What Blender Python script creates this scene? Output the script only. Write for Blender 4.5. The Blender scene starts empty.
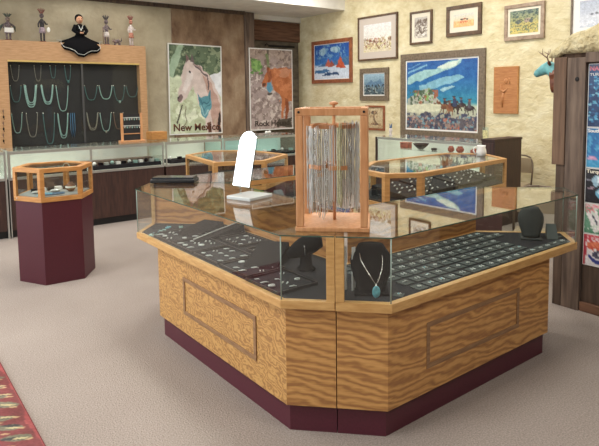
import bpy, math, random
from mathutils import Vector, Matrix
random.seed(7)
C = bpy.context.scene.collection
PI = math.pi
cos, sin = math.cos, math.sin

# ------------------------------------------------------------------ camera
F, CX, CY, PITCH, YAW, ROLL, EYE = 573.41, 318.47, 148.08, 0.0908116, 0.8966880, -0.0096298, 1.65
D = Vector((cos(YAW)*cos(PITCH), sin(YAW)*cos(PITCH), -sin(PITCH)))
R0 = Vector((sin(YAW), -cos(YAW), 0)); U0 = R0.cross(D)
RT = cos(ROLL)*R0 + sin(ROLL)*U0; UP = -sin(ROLL)*R0 + cos(ROLL)*U0
cam = bpy.data.cameras.new('camera'); camo = bpy.data.objects.new('camera', cam); C.objects.link(camo)
camo.matrix_world = Matrix(((RT.x, UP.x, -D.x, 0), (RT.y, UP.y, -D.y, 0), (RT.z, UP.z, -D.z, EYE), (0, 0, 0, 1)))
cam.sensor_width = 36; cam.lens = F/599*36; cam.shift_x = -(CX-299.5)/599; cam.shift_y = (CY-223)/599
cam.clip_start = 0.05
bpy.context.scene.camera = camo

def ray(x, y): return (x-CX)/F*RT - (y-CY)/F*UP + D
def onX(x, y, X): v = ray(x, y); return Vector((0, 0, EYE)) + v*(X/v.x)
def onY(x, y, Y): v = ray(x, y); return Vector((0, 0, EYE)) + v*(Y/v.y)
def onZ(x, y, z): v = ray(x, y); return Vector((0, 0, EYE)) + v*((z-EYE)/v.z)

# --------------------------------------------------------------- materials
def lin(c):
    c = c/255
    return c/12.92 if c <= .04045 else ((c+.055)/1.055)**2.4
def rgb(*c): return (lin(c[0]), lin(c[1]), lin(c[2]), 1)
def newmat(name):
    m = bpy.data.materials.new(name); m.use_nodes = True
    return m, m.node_tree.nodes, m.node_tree.links, m.node_tree.nodes['Principled BSDF']
_m = {}
def pbr(name, col, rough=.5, metal=0, spec=.5, noise=None, bump=None, emit=None):
    """noise=(scale, amount) brightness variation; bump=(scale, strength)"""
    if name in _m: return _m[name]
    m, n, l, b = newmat(name)
    b.inputs['Base Color'].default_value = rgb(*col)
    b.inputs['Roughness'].default_value = rough; b.inputs['Metallic'].default_value = metal
    b.inputs['Specular IOR Level'].default_value = spec
    tc = n.new('ShaderNodeTexCoord')
    if noise:
        t = n.new('ShaderNodeTexNoise'); t.inputs['Scale'].default_value = noise[0]; t.inputs['Detail'].default_value = 4
        l.new(tc.outputs['Object'], t.inputs['Vector'])
        r = n.new('ShaderNodeValToRGB'); a = noise[1]
        r.color_ramp.elements[0].position = .3; r.color_ramp.elements[1].position = .7
        r.color_ramp.elements[0].color = rgb(*[max(0, c*(1-a)) for c in col])
        r.color_ramp.elements[1].color = rgb(*[min(255, c*(1+a)) for c in col])
        l.new(t.outputs['Fac'], r.inputs['Fac']); l.new(r.outputs['Color'], b.inputs['Base Color'])
    if bump:
        t = n.new('ShaderNodeTexNoise'); t.inputs['Scale'].default_value = bump[0]; t.inputs['Detail'].default_value = 6
        l.new(tc.outputs['Object'], t.inputs['Vector'])
        u = n.new('ShaderNodeBump'); u.inputs['Strength'].default_value = bump[1]; u.inputs['Distance'].default_value = .02
        l.new(t.outputs['Fac'], u.inputs['Height']); l.new(u.outputs['Normal'], b.inputs['Normal'])
    if emit:
        b.inputs['Emission Color'].default_value = rgb(*emit[0]); b.inputs['Emission Strength'].default_value = emit[1]
    _m[name] = m; return m

def ramp(n, stops):
    r = n.new('ShaderNodeValToRGB'); e = r.color_ramp.elements
    while len(e) > 1: e.remove(e[-1])
    e[0].position = stops[0][0]; e[0].color = rgb(*stops[0][1])
    for p, c in stops[1:]:
        k = e.new(p); k.color = rgb(*c)
    return r
def math_(n, op, v=None):
    x = n.new('ShaderNodeMath'); x.operation = op
    if v is not None: x.inputs[1].default_value = v
    return x
def plywood(name, light, mid, dark, kz=150, kh=0, amp=14, ns=(1.6, 1.6, 5), lowz=0):
    """rotary-cut oak plywood: wavy near-horizontal bands plus fine pores; works on every upright face"""
    m, n, l, b = newmat(name)
    tc = n.new('ShaderNodeTexCoord'); sp = n.new('ShaderNodeSeparateXYZ'); l.new(tc.outputs['Object'], sp.inputs[0])
    h = math_(n, 'SUBTRACT'); l.new(sp.outputs['X'], h.inputs[0]); l.new(sp.outputs['Y'], h.inputs[1])
    hk = math_(n, 'MULTIPLY', kh); l.new(h.outputs[0], hk.inputs[0])
    zk = math_(n, 'MULTIPLY_ADD', kz); l.new(sp.outputs['Z'], zk.inputs[0]); l.new(hk.outputs[0], zk.inputs[2])
    mp = n.new('ShaderNodeMapping'); mp.inputs['Scale'].default_value = ns; l.new(tc.outputs['Object'], mp.inputs['Vector'])
    t = n.new('ShaderNodeTexNoise'); t.inputs['Scale'].default_value = 2.2; t.inputs['Detail'].default_value = 3; t.inputs['Roughness'].default_value = .5
    l.new(mp.outputs['Vector'], t.inputs['Vector'])
    ph = math_(n, 'MULTIPLY_ADD', amp); l.new(t.outputs['Fac'], ph.inputs[0]); l.new(zk.outputs[0], ph.inputs[2])
    s = math_(n, 'SINE'); l.new(ph.outputs[0], s.inputs[0])
    a2 = math_(n, 'MULTIPLY_ADD', .5); a2.inputs[2].default_value = .5; l.new(s.outputs[0], a2.inputs[0])
    mp2 = n.new('ShaderNodeMapping'); mp2.inputs['Scale'].default_value = (9, 9, 90); l.new(tc.outputs['Object'], mp2.inputs['Vector'])
    t2 = n.new('ShaderNodeTexNoise'); t2.inputs['Scale'].default_value = 1.6; t2.inputs['Detail'].default_value = 4; l.new(mp2.outputs['Vector'], t2.inputs['Vector'])
    mx = n.new('ShaderNodeMix'); mx.data_type = 'FLOAT'; mx.inputs[0].default_value = .5
    l.new(a2.outputs[0], mx.inputs[2]); l.new(t2.outputs['Fac'], mx.inputs[3])
    r = ramp(n, [(.22, dark), (.48, mid), (.78, light)])
    l.new(mx.outputs[0], r.inputs['Fac']); l.new(r.outputs['Color'], b.inputs['Base Color'])
    b.inputs['Roughness'].default_value = .45
    return m
def grain(name, light, dark, scale=(1, 1, 14), ns=6, rough=.45, detail=5, lo=.3, hi=.72):
    m, n, l, b = newmat(name)
    tc = n.new('ShaderNodeTexCoord'); mp = n.new('ShaderNodeMapping'); mp.inputs['Scale'].default_value = scale
    l.new(tc.outputs['Object'], mp.inputs['Vector'])
    t = n.new('ShaderNodeTexNoise'); t.inputs['Scale'].default_value = ns; t.inputs['Detail'].default_value = detail
    l.new(mp.outputs['Vector'], t.inputs['Vector'])
    r = ramp(n, [(lo, dark), (hi, light)])
    l.new(t.outputs['Fac'], r.inputs['Fac']); l.new(r.outputs['Color'], b.inputs['Base Color'])
    b.inputs['Roughness'].default_value = rough
    u = n.new('ShaderNodeBump'); u.inputs['Strength'].default_value = .15; u.inputs['Distance'].default_value = .01
    l.new(t.outputs['Fac'], u.inputs['Height']); l.new(u.outputs['Normal'], b.inputs['Normal'])
    return m
def stucco(name, stops, scale, bscale, bstr, stretch=(1, 1, 1), bdist=.03):
    m, n, l, b = newmat(name)
    tc = n.new('ShaderNodeTexCoord'); mp = n.new('ShaderNodeMapping'); mp.inputs['Scale'].default_value = stretch
    l.new(tc.outputs['Object'], mp.inputs['Vector'])
    t = n.new('ShaderNodeTexNoise'); t.inputs['Scale'].default_value = scale; t.inputs['Detail'].default_value = 7; t.inputs['Roughness'].default_value = .62
    l.new(mp.outputs['Vector'], t.inputs['Vector'])
    r = ramp(n, stops); l.new(t.outputs['Fac'], r.inputs['Fac']); l.new(r.outputs['Color'], b.inputs['Base Color'])
    t2 = n.new('ShaderNodeTexNoise'); t2.inputs['Scale'].default_value = bscale; t2.inputs['Detail'].default_value = 5; t2.inputs['Distortion'].default_value = .8
    l.new(mp.outputs['Vector'], t2.inputs['Vector'])
    u = n.new('ShaderNodeBump'); u.inputs['Strength'].default_value = bstr; u.inputs['Distance'].default_value = bdist
    l.new(t2.outputs['Fac'], u.inputs['Height']); l.new(u.outputs['Normal'], b.inputs['Normal'])
    b.inputs['Roughness'].default_value = .85; b.inputs['Specular IOR Level'].default_value = .2
    return m
def glassmat(name, tint=(251, 253, 252), r0=.04):
    m, n, l, b = newmat(name); n.remove(b)
    out = n['Material Output']
    tr = n.new('ShaderNodeBsdfTransparent'); tr.inputs[0].default_value = rgb(*tint)
    gl = n.new('ShaderNodeBsdfGlossy'); gl.inputs['Roughness'].default_value = 0.0; gl.inputs[0].default_value = (1, 1, 1, 1)
    lw = n.new('ShaderNodeLayerWeight'); lw.inputs['Blend'].default_value = .5
    p = math_(n, 'POWER', 5); l.new(lw.outputs['Facing'], p.inputs[0])
    q = math_(n, 'MULTIPLY_ADD', 1-r0); q.inputs[2].default_value = r0; l.new(p.outputs[0], q.inputs[0])
    mx = n.new('ShaderNodeMixShader'); l.new(q.outputs[0], mx.inputs[0]); l.new(tr.outputs[0], mx.inputs[1]); l.new(gl.outputs[0], mx.inputs[2])
    l.new(mx.outputs[0], out.inputs['Surface'])
    return m

M = {}
M['glass'] = glassmat('showcase_glass')
M['glass_edge'] = pbr('glass_edge_green', (70, 92, 80), .15)
M['glass_joint'] = pbr('glass_joint_green', (150, 168, 158), .2)
M['oak'] = grain('oak_trim', (212, 170, 110), (186, 140, 82), (3, 3, 16), 4)
M['oak_light'] = grain('pale_pine', (214, 160, 114), (190, 132, 86), (14, 14, 2), 4)
M['oak_orange'] = grain('orange_oak', (198, 144, 82), (170, 114, 58), (3, 3, 16), 4)
M['oak_case'] = grain('oak_table_case_wood', (194, 150, 96), (166, 122, 70), (3, 3, 16), 4)
M['stucco_top'] = stucco('rough_stucco_darkened', [(.3, (184, 166, 124)), (.5, (206, 192, 152)), (.7, (222, 212, 178))], 14, 22, .9, (1, 1, 1), .04)  # rougher wall stucco, colour darkened to offset strong lamp light on the mound
M['oak_panel'] = grain('oak_header', (190, 150, 110), (166, 126, 86), (3, 3, 18), 3)
M['ply'] = plywood('oak_plywood', (206, 156, 94), (186, 136, 78), (156, 108, 64), 165, 16, 26)
M['ply_left'] = plywood('oak_plywood_wild', (204, 160, 98), (188, 142, 82), (156, 112, 66), 170, 90, 46, (4, 4, 7))
M['ply_back'] = plywood('oak_plywood_inside', (200, 142, 80), (180, 122, 64), (146, 94, 50), 120, 0, 20)
M['mould'] = grain('grey_brown_moulding', (158, 122, 86), (128, 94, 64), (2, 2, 10), 6)
M['maroon'] = pbr('maroon_laminate', (84, 34, 47), .38, noise=(90, .05))
M['maroon_ped'] = pbr('deep_maroon_laminate', (72, 19, 33), .45, noise=(120, .06))
M['deck'] = pbr('charcoal_felt', (44, 45, 48), .9, spec=.15, noise=(200, .1))
M['tray'] = pbr('black_velvet_tray', (36, 37, 40), .85, spec=.2)
M['pad'] = pbr('grey_velvet_pad', (80, 86, 84), .9, spec=.2)
M['pad_light'] = pbr('grey_liner_tray', (104, 110, 112), .8, spec=.2)
M['velvet'] = pbr('black_velvet', (18, 18, 20), .95, spec=.1)
M['silver'] = pbr('silver', (236, 236, 230), .25, 1)
M['silver_matt'] = pbr('silver_matt', (196, 200, 196), .45, .6)
M['turq'] = pbr('turquoise_stone', (104, 176, 190), .35, noise=(60, .2))
M['turq_pale'] = pbr('pale_turquoise_beads', (136, 168, 160), .45, noise=(80, .15))
M['turq_dark'] = pbr('dark_turquoise_beads', (66, 104, 104), .5, noise=(80, .2))
M['blue_bead'] = pbr('blue_beads', (62, 104, 136), .5, noise=(80, .2))
M['grey_bead'] = pbr('grey_beads', (132, 128, 116), .5, noise=(80, .2))
M['brown_bead'] = pbr('brown_beads', (120, 92, 76), .6)
M['yellow_bead'] = pbr('yellow_green_beads', (184, 184, 150), .4, noise=(120, .2))
M['walnut'] = grain('dark_walnut', (72, 46, 38), (48, 30, 26), (10, 10, 1), 5, .5)
M['walnut_side'] = grain('dark_brown_cabinet', (62, 38, 30), (40, 24, 20), (10, 10, 1), 5, .5)
M['black'] = pbr('black_plastic', (22, 22, 24), .35)
M['black_matt'] = pbr('black_board', (34, 33, 34), .7, noise=(8, .12))
M['alu'] = pbr('aluminium_trim', (186, 186, 180), .35, .7)
M['white'] = pbr('white_paint', (232, 230, 224), .5)
M['ivory'] = pbr('pale_green_backing', (228, 231, 220), .6, noise=(3, .04))
M['teal_back'] = pbr('teal_backing', (176, 206, 200), .6)
M['paper'] = pbr('white_paper_border', (226, 226, 222), .6)
M['ceil'] = pbr('white_ceiling', (226, 224, 218), .8, noise=(4, .02))
M['dark_wall'] = pbr('unseen_wall_darkened', (96, 88, 80), .8, noise=(2, .1))  # unseen walls, coloured dark to weaken their reflections in the glass
M['soffit'] = pbr('soffit_paint', (230, 227, 220), .8, noise=(5, .03))
M['plaster'] = stucco('grey_green_plaster', [(.3, (158, 148, 126)), (.55, (178, 168, 144)), (.75, (190, 182, 160))], 2.2, 14, .25)
M['stucco'] = stucco('yellow_stucco', [(.25, (196, 180, 138)), (.5, (216, 204, 166)), (.75, (230, 222, 192))], 4.5, 9, .55, (1, 1, 1.6))
M['rust_plank'] = stucco('rusty_plaster_panel', [(.28, (96, 74, 58)), (.5, (138, 114, 92)), (.72, (164, 144, 120))], 2.6, 10, .4, (1.3, 1, .8))
M['grey_plank'] = grain('weathered_grey_board', (126, 108, 94), (76, 62, 54), (9, 9, .8), 3, .85)
M['brown_plank'] = grain('weathered_brown_board', (124, 98, 78), (78, 58, 46), (9, 9, .7), 3, .85)
M['red_plank'] = grain('reddish_brown_board', (128, 92, 70), (86, 60, 46), (1, 1, 9), 3, .85)
M['dark_plank'] = grain('dark_old_board', (96, 78, 64), (50, 38, 32), (9, 9, .7), 3, .85)
M['door_grey'] = grain('grey_barn_door', (122, 112, 96), (84, 74, 62), (2, 2, 5), 3, .85)
M['iron'] = pbr('black_iron', (34, 30, 28), .6, .4)
M['skin_tan'] = pbr('tan_skin', (196, 148, 116), .6)
M['chain'] = pbr('silver_chain_metal', (222, 224, 222), .35, .35)
M['frosted'] = pbr('frosted_acrylic', (206, 210, 208), .12)
M['glass_dull'] = glassmat('sliding_door_glass', (252, 253, 252), .012)
M['acrylic'] = glassmat('clear_acrylic', (236, 242, 242), .09)
M['mirror'] = pbr('mirror_silvering', (244, 246, 246), .02, 1)

# carpet
m, n, l, b = newmat('pinkish_grey_carpet')
tc = n.new('ShaderNodeTexCoord'); t = n.new('ShaderNodeTexNoise'); t.inputs['Scale'].default_value = 120; t.inputs['Detail'].default_value = 2
l.new(tc.outputs['Object'], t.inputs['Vector'])
t2 = n.new('ShaderNodeTexNoise'); t2.inputs['Scale'].default_value = 1.3; l.new(tc.outputs['Object'], t2.inputs['Vector'])
mx = n.new('ShaderNodeMix'); mx.data_type = 'FLOAT'; mx.inputs[0].default_value = .2; l.new(t.outputs['Fac'], mx.inputs[2]); l.new(t2.outputs['Fac'], mx.inputs[3])
r = ramp(n, [(.3, (136, 125, 118)), (.5, (156, 145, 137)), (.7, (174, 164, 156))]); l.new(mx.outputs[0], r.inputs['Fac']); l.new(r.outputs['Color'], b.inputs['Base Color'])
u = n.new('ShaderNodeBump'); u.inputs['Strength'].default_value = .5; u.inputs['Distance'].default_value = .01
l.new(t.outputs['Fac'], u.inputs['Height']); l.new(u.outputs['Normal'], b.inputs['Normal']); b.inputs['Roughness'].default_value = .95; b.inputs['Specular IOR Level'].default_value = .1
M['carpet'] = m
# painted surface: artwork colours stored per vertex
m, n, l, b = newmat('printed_artwork')
a = n.new('ShaderNodeVertexColor'); a.layer_name = 'art'; l.new(a.outputs['Color'], b.inputs['Base Color']); b.inputs['Roughness'].default_value = .5
M['art'] = m

# ------------------------------------------------------------ mesh helpers
class MB:
    def __init__(s): s.v = []; s.f = []; s.m = []; s.sm = []
    def add(s, v, f, mi=0, smooth=False):
        o = len(s.v); s.v += [tuple(x) for x in v]
        for q in f: s.f.append([i+o for i in q]); s.m.append(mi); s.sm.append(smooth)
        return s
    def box(s, a, b, mi=0, mat=None):
        x0, y0, z0 = [min(p, q) for p, q in zip(a, b)]; x1, y1, z1 = [max(p, q) for p, q in zip(a, b)]
        v = [Vector(p) for p in [(x0, y0, z0), (x1, y0, z0), (x1, y1, z0), (x0, y1, z0), (x0, y0, z1), (x1, y0, z1), (x1, y1, z1), (x0, y1, z1)]]
        if mat: v = [mat @ p for p in v]
        return s.add(v, [(0, 3, 2, 1), (4, 5, 6, 7), (0, 1, 5, 4), (1, 2, 6, 5), (2, 3, 7, 6), (3, 0, 4, 7)], mi)
    def prism(s, poly, z0, z1, mi=0, side=None, hole=None):
        n = len(poly)
        v = [(p[0], p[1], z0) for p in poly] + [(p[0], p[1], z1) for p in poly]
        if hole:
            v += [(p[0], p[1], z0) for p in hole] + [(p[0], p[1], z1) for p in hole]
            o = len(s.v); s.v += v
            for i in range(n):
                j = (i+1) % n
                for q, k in (((i, j, n+j, n+i), side), ((2*n+i, 3*n+i, 3*n+j, 2*n+j), side), ((i, 2*n+i, 2*n+j, j), mi), ((n+i, n+j, 3*n+j, 3*n+i), mi)):
                    s.f.append([o+x for x in q]); s.m.append(mi if k is None else k); s.sm.append(False)
            return s
        s.add(v, [tuple(reversed(range(n))), tuple(range(n, 2*n))], mi)
        o = len(s.v)-2*n
        for i in range(n):
            j = (i+1) % n
            s.f.append([o+i, o+j, o+n+j, o+n+i]); s.m.append(mi if side is None else side); s.sm.append(False)
        return s
    def bar(s, p, q, w, h, mi=0, up=(0, 0, 1)):
        p = Vector(p); q = Vector(q); d = (q-p).normalized(); up = Vector(up)
        if abs(d.dot(up)) > .95: up = Vector((0, 1, 0)) if abs(d.y) < .9 else Vector((1, 0, 0))
        sd = d.cross(up).normalized(); u = sd.cross(d).normalized()
        v = []
        for e in (p, q):
            for a, b_ in ((-1, -1), (1, -1), (1, 1), (-1, 1)): v.append(e + sd*a*w/2 + u*b_*h/2)
        return s.add(v, [(0, 1, 2, 3), (7, 6, 5, 4), (0, 4, 5, 1), (1, 5, 6, 2), (2, 6, 7, 3), (3, 7, 4, 0)], mi)
    def tube(s, pts, r, seg=6, closed=False, mi=0):
        pts = [Vector(p) for p in pts]; n = len(pts); rs = r if isinstance(r, (list, tuple)) else [r]*n
        v = []; prev = None
        for i, p in enumerate(pts):
            if closed: d = pts[(i+1) % n]-pts[i-1]
            else: d = pts[min(i+1, n-1)]-pts[max(i-1, 0)]
            if d.length < 1e-9: d = Vector((0, 0, 1))
            d.normalize()
            ref = prev if prev and abs(prev.dot(d)) < .95 else (Vector((0, 0, 1)) if abs(d.z) < .9 else Vector((1, 0, 0)))
            a = (ref - d*ref.dot(d)).normalized(); prev = a; b_ = d.cross(a)
            for k in range(seg):
                t = 2*PI*k/seg; v.append(p + (a*cos(t)+b_*sin(t))*rs[i])
        f = []
        for i in range(n if closed else n-1):
            j = (i+1) % n
            for k in range(seg): f.append((i*seg+k, i*seg+(k+1) % seg, j*seg+(k+1) % seg, j*seg+k))
        if not closed: f += [tuple(reversed(range(seg))), tuple(range((n-1)*seg, n*seg))]
        return s.add(v, f, mi, True)
    def lathe(s, prof, c=(0, 0, 0), seg=16, mi=0, sx=1, sy=1, rot=0, smooth=True, mat=None):
        v = []
        for r, z in prof:
            for k in range(seg):
                t = 2*PI*k/seg+rot; p = Vector((c[0]+r*cos(t)*sx, c[1]+r*sin(t)*sy, c[2]+z)); v.append(mat @ p if mat else p)
        f = []; n = len(prof)
        for i in range(n-1):
            for k in range(seg): f.append((i*seg+k, i*seg+(k+1) % seg, (i+1)*seg+(k+1) % seg, (i+1)*seg+k))
        f += [tuple(reversed(range(seg))), tuple(range((n-1)*seg, n*seg))]
        return s.add(v, f, mi, smooth)
    def ball(s, c, r, seg=10, mi=0, sc=(1, 1, 1), mat=None):
        pr = [(max(1e-4, r*sin(PI*i/seg)), -r*cos(PI*i/seg)) for i in range(seg+1)]
        v = []
        for a, z in pr:
            for k in range(seg):
                t = 2*PI*k/seg; p = Vector((a*cos(t)*sc[0], a*sin(t)*sc[1], z*sc[2]))
                if mat: p = mat @ p
                v.append(p + Vector(c))
        f = [(i*seg+k, i*seg+(k+1) % seg, (i+1)*seg+(k+1) % seg, (i+1)*seg+k) for i in range(seg) for k in range(seg)]
        return s.add(v, f, mi, True)
    def build(s, name, mats, parent=None, loc=None, rot=None):
        me = bpy.data.meshes.new(name); me.from_pydata(s.v, [], s.f)
        for m_ in (mats if isinstance(mats, (list, tuple)) else [mats]): me.materials.append(M[m_] if isinstance(m_, str) else m_)
        me.polygons.foreach_set('material_index', s.m); me.polygons.foreach_set('use_smooth', s.sm); me.update()
        o = bpy.data.objects.new(name, me); C.objects.link(o)
        if parent: o.parent = parent
        if loc: o.location = loc
        if rot: o.rotation_euler = rot
        return o
def bev(o, w=.003, seg=2):
    b_ = o.modifiers.new('bevel', 'BEVEL'); b_.width = w; b_.segments = seg; b_.limit_method = 'ANGLE'; b_.angle_limit = math.radians(40); return o
def empty(name, label, cat, loc=(0, 0, 0), rz=0, group=None):
    o = bpy.data.objects.new(name, None); C.objects.link(o); o.location = loc; o.rotation_euler = (0, 0, rz); o.empty_display_size = .1
    o['label'] = label; o['category'] = cat
    if group: o['group'] = group
    return o
def tag(o, label, cat, group=None):
    o['label'] = label; o['category'] = cat
    if group: o['group'] = group
    return o
def struct(o): o['kind'] = 'structure'; return o
KIDS = {}
def dup(root, loc, rz=None, label=None, group=None):
    r_ = root.copy(); C.objects.link(r_); r_.location = loc
    if rz is not None: r_.rotation_euler = (0, 0, rz)
    if label: r_['label'] = label
    if group: r_['group'] = group
    for ch in list(root.children):
        c = ch.copy(); C.objects.link(c); c.parent = r_
        for g in list(ch.children):
            d_ = g.copy(); C.objects.link(d_); d_.parent = c
    return r_
def polyoff(poly, d):
    """inset a CCW polygon, one distance per edge i -> i+1"""
    n = len(poly); L = []
    for i in range(n):
        p = Vector(poly[i][:2]); q = Vector(poly[(i+1) % n][:2]); e = (q-p).normalized(); nn = Vector((-e.y, e.x))
        L.append((p+nn*d[i], e))
    out = []
    for i in range(n):
        p, e = L[i-1]; q, g = L[i]; den = e.x*g.y-e.y*g.x
        if abs(den) < 1e-6: out.append((q.x, q.y)); continue
        t_ = ((q.x-p.x)*g.y-(q.y-p.y)*g.x)/den; out.append((p.x+e.x*t_, p.y+e.y*t_))
    return out
def text(body, size, w, parent, mat, x, z, y=-.002, bold=0, name='lettering'):
    cu = bpy.data.curves.new(name, 'FONT'); cu.body = body; cu.size = size; cu.align_x = 'LEFT'; cu.offset = bold; cu.extrude = .0006
    o = bpy.data.objects.new('tmp', cu); C.objects.link(o)
    me = bpy.data.meshes.new_from_object(o); bpy.data.objects.remove(o)
    xs = [v.co.x for v in me.vertices]; k = w/(max(xs)-min(xs)); x0 = min(xs)
    for v in me.vertices:
        a_, b_ = (v.co.x-x0)*k, v.co.y; v.co = (x+a_, y - v.co.z, z+b_)
    me.materials.clear(); me.materials.append(M[mat] if isinstance(mat, str) else mat)
    o = bpy.data.objects.new(name, me); C.objects.link(o); o.parent = parent
    return o

# -------------------------------------------------------- artwork painting
def inpoly(x, y, P):
    c = False; j = len(P)-1
    for i in range(len(P)):
        if (P[i][1] > y) != (P[j][1] > y) and x < (P[j][0]-P[i][0])*(y-P[i][1])/(P[j][1]-P[i][1])+P[i][0]: c = not c
        j = i
    return c
def segd(x, y, a, b, asp):
    ax, ay, bx, by = a[0]*asp, a[1], b[0]*asp, b[1]; x *= asp
    dx, dy = bx-ax, by-ay; L = dx*dx+dy*dy
    t_ = max(0, min(1, ((x-ax)*dx+(y-ay)*dy)/L)) if L else 0
    return math.hypot(x-ax-t_*dx, y-ay-t_*dy)
def hsh(i, j, k=0):
    h = math.sin(i*127.1+j*311.7+k*74.7)*43758.5453; return h-math.floor(h)
def vnoise(x, y, k=0):
    i, j = math.floor(x), math.floor(y); fx, fy = x-i, y-j; fx = fx*fx*(3-2*fx); fy = fy*fy*(3-2*fy)
    return (hsh(i, j, k)*(1-fx)+hsh(i+1, j, k)*fx)*(1-fy)+(hsh(i, j+1, k)*(1-fx)+hsh(i+1, j+1, k)*fx)*fy
def art(name, w, h, bg, shapes, parent, nx=60, jit=10, y=0, x0=0, z0=0, warp=.02):
    """bg = [(v, colour)...] from the top down; shapes painted in order; u right, v down"""
    ny = max(4, int(nx*h/w)); v = []; cols = []; asp = w/h
    for j in range(ny+1):
        for i in range(nx+1):
            u_, v_ = i/nx, j/ny
            v.append((x0+u_*w, y, z0+h-v_*h))
            uu = u_+warp*(vnoise(u_*14, v_*14, 3)-.5)*2; vv = v_+warp*(vnoise(u_*14, v_*14, 9)-.5)*2
            c = bg[-1][1]
            for (a0, c0), (a1, c1) in zip(bg, bg[1:]):
                if a0 <= vv <= a1 or vv < bg[0][0]:
                    t_ = max(0, min(1, (vv-a0)/(a1-a0))); c = tuple(p*(1-t_)+q*t_ for p, q in zip(c0, c1)); break
            for s in shapes:
                hit = False
                if s[0] == 'e':
                    _, cx, cy, rx, ry, col = s[:6]; an = s[6] if len(s) > 6 else 0
                    dx, dy = (uu-cx)*asp, vv-cy; ex = dx*cos(an)+dy*sin(an); ey = -dx*sin(an)+dy*cos(an)
                    hit = (ex/(rx*asp))**2+(ey/ry)**2 < 1
                elif s[0] == 'p': _, P, col = s[:3]; hit = inpoly(uu, vv, P)
                elif s[0] == 'l': _, P, wd, col = s; hit = any(segd(uu, vv, a_, b_, asp) < wd for a_, b_ in zip(P, P[1:]))
                elif s[0] == 'n':    # mottling: region box, scale, threshold
                    _, (bx0, by0, bx1, by1), sc, th, col = s
                    hit = bx0 < uu < bx1 and by0 < vv < by1 and .55*vnoise(u_*sc*asp+v_*1.3, v_*sc+u_*1.7, len(s[4])+int(sc))+.3*vnoise(u_*sc*2.3*asp, v_*sc*2.3, 5)+.15*vnoise(u_*sc*4.7*asp, v_*sc*4.7, 6) > .5+(th-.5)*.62
                if hit: c = col
            g = (hsh(i, j, 5)-.5)*2*jit + (vnoise(u_*22*asp, v_*22, 4)-.5)*26
            cols += [lin(max(0, min(255, c[0]+g))), lin(max(0, min(255, c[1]+g))), lin(max(0, min(255, c[2]+g))), 1]
    W = nx+1; f = [(j*W+i, (j+1)*W+i, (j+1)*W+i+1, j*W+i+1) for j in range(ny) for i in range(nx)]
    me = bpy.data.meshes.new(name); me.from_pydata(v, [], f); at_ = me.color_attributes.new('art', 'FLOAT_COLOR', 'POINT')
    at_.data.foreach_set('color', cols); me.materials.append(M['art']); me.update()
    o = bpy.data.objects.new(name, me); C.objects.link(o); o.parent = parent
    return o

# =================================================================== ROOM
XW, YW, ZC = 7.464, 9.78, 3.9  # back and right walls, soffit and all on them scaled about the camera
struct(MB().box((-3.35, -2.65, -.1), (XW+.35, YW+.5, 0)).build('floor', 'carpet'))
struct(MB().box((-3.35, -2.65, ZC), (XW+.35, YW+.5, ZC+.1)).build('ceiling', 'ceil'))
struct(MB().box((XW, -2.65, 0), (XW+.15, YW+.36, ZC)).build('wall_right', 'stucco'))
struct(MB().box((-3.35, -2.65, 0), (XW, -2.5, ZC)).build('wall_rear', 'dark_wall'))
struct(MB().box((-3.2, YW, 0), (4.464, YW+.15, ZC)).build('wall_back', 'plaster'))
struct(bev(MB().box((4.464, YW-.025, 0), (5.97, YW+.15, 3.294)).build('wall_panel', 'rust_plank'), .01))
# recess with an old barn door
rec = MB().box((6.18, YW+.22, 0), (XW, YW+.36, 3.294)); struct(rec.build('wall_recess', 'door_grey'))
struct(bev(MB().box((5.97, YW-.06, 0), (6.18, YW+.219, 3.285)).build('trim_1', 'grey_plank'), .006))
struct(MB().box((6.181, YW+.16, 2.79), (XW-.002, YW+.219, 3.186)).build('trim_2', 'red_plank'))
struct(MB().box((6.181, YW+.12, 3.196), (XW-.002, YW+.219, 3.293)).build('trim_3', 'white'))
struct(MB().box((-3.2, YW-.08, 3.23), (5.965, YW-.026, 3.293)).build('trim_4', 'dark_plank'))
# window wall on the left (daylight)
wl = MB(); wl.box((-3.35, -2.5, 0), (-3.2, YW, .6)); wl.box((-3.35, -2.5, 3.6), (-3.2, YW, ZC))
for a_, b_ in ((-2.5, 2.2), (5.0, 5.6), (8.6, YW)): wl.box((-3.35, a_, .6), (-3.2, b_, 3.6))
struct(wl.build('wall_left', 'dark_wall'))
for k, (a_, b_) in enumerate(((2.2, 5.0), (5.6, 8.6))):
    w_ = MB()
    for y_ in (a_, b_-.06): w_.box((-3.3, y_, .6), (-3.25, y_+.06, 3.6))
    for z_ in (.6, 3.54): w_.box((-3.3, a_, z_), (-3.25, b_, z_+.06))
    struct(w_.build('window_%d' % (k+1), 'white'))
# dropped soffit over the back of the shop
sf = MB().box((-3.2, 8.484, 3.294), (XW, YW+.36, 3.334)); sf.box((-3.2, 8.484, 3.334), (XW, 8.53, ZC))
struct(sf.build('ceiling_soffit', 'soffit'))

def area(name, loc, size, e, col=(1, 1, 1), rot=(0, 0, 0)):
    L = bpy.data.lights.new(name, 'AREA'); L.shape = 'RECTANGLE'; L.size, L.size_y = size; L.energy = e; L.color = col
    o = bpy.data.objects.new(name, L); C.objects.link(o); o.location = loc; o.rotation_euler = rot
k = 0
for x_ in (-.8, 2.6, 6.0):
    for y_ in (-.8, 2.4, 5.0, 7.6):
        area('ceiling_lamp', (x_, y_, ZC-.06), (.6, 1.2), 46, (1, .965, .91))
area('soffit_lamp', (3.2, 9.2, 3.27), (1.6, .25), 9, (1, .95, .88))
area('window_daylight', (-3.36, 3.6, 2.1), (2.9, 2.7), 85, (.93, .97, 1), (0, -PI/2, 0))
area('window_daylight', (-3.36, 7.1, 2.1), (2.9, 2.9), 85, (.93, .97, 1), (0, -PI/2, 0))
W = bpy.data.worlds.new('world'); bpy.context.scene.world = W; W.use_nodes = True
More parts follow.
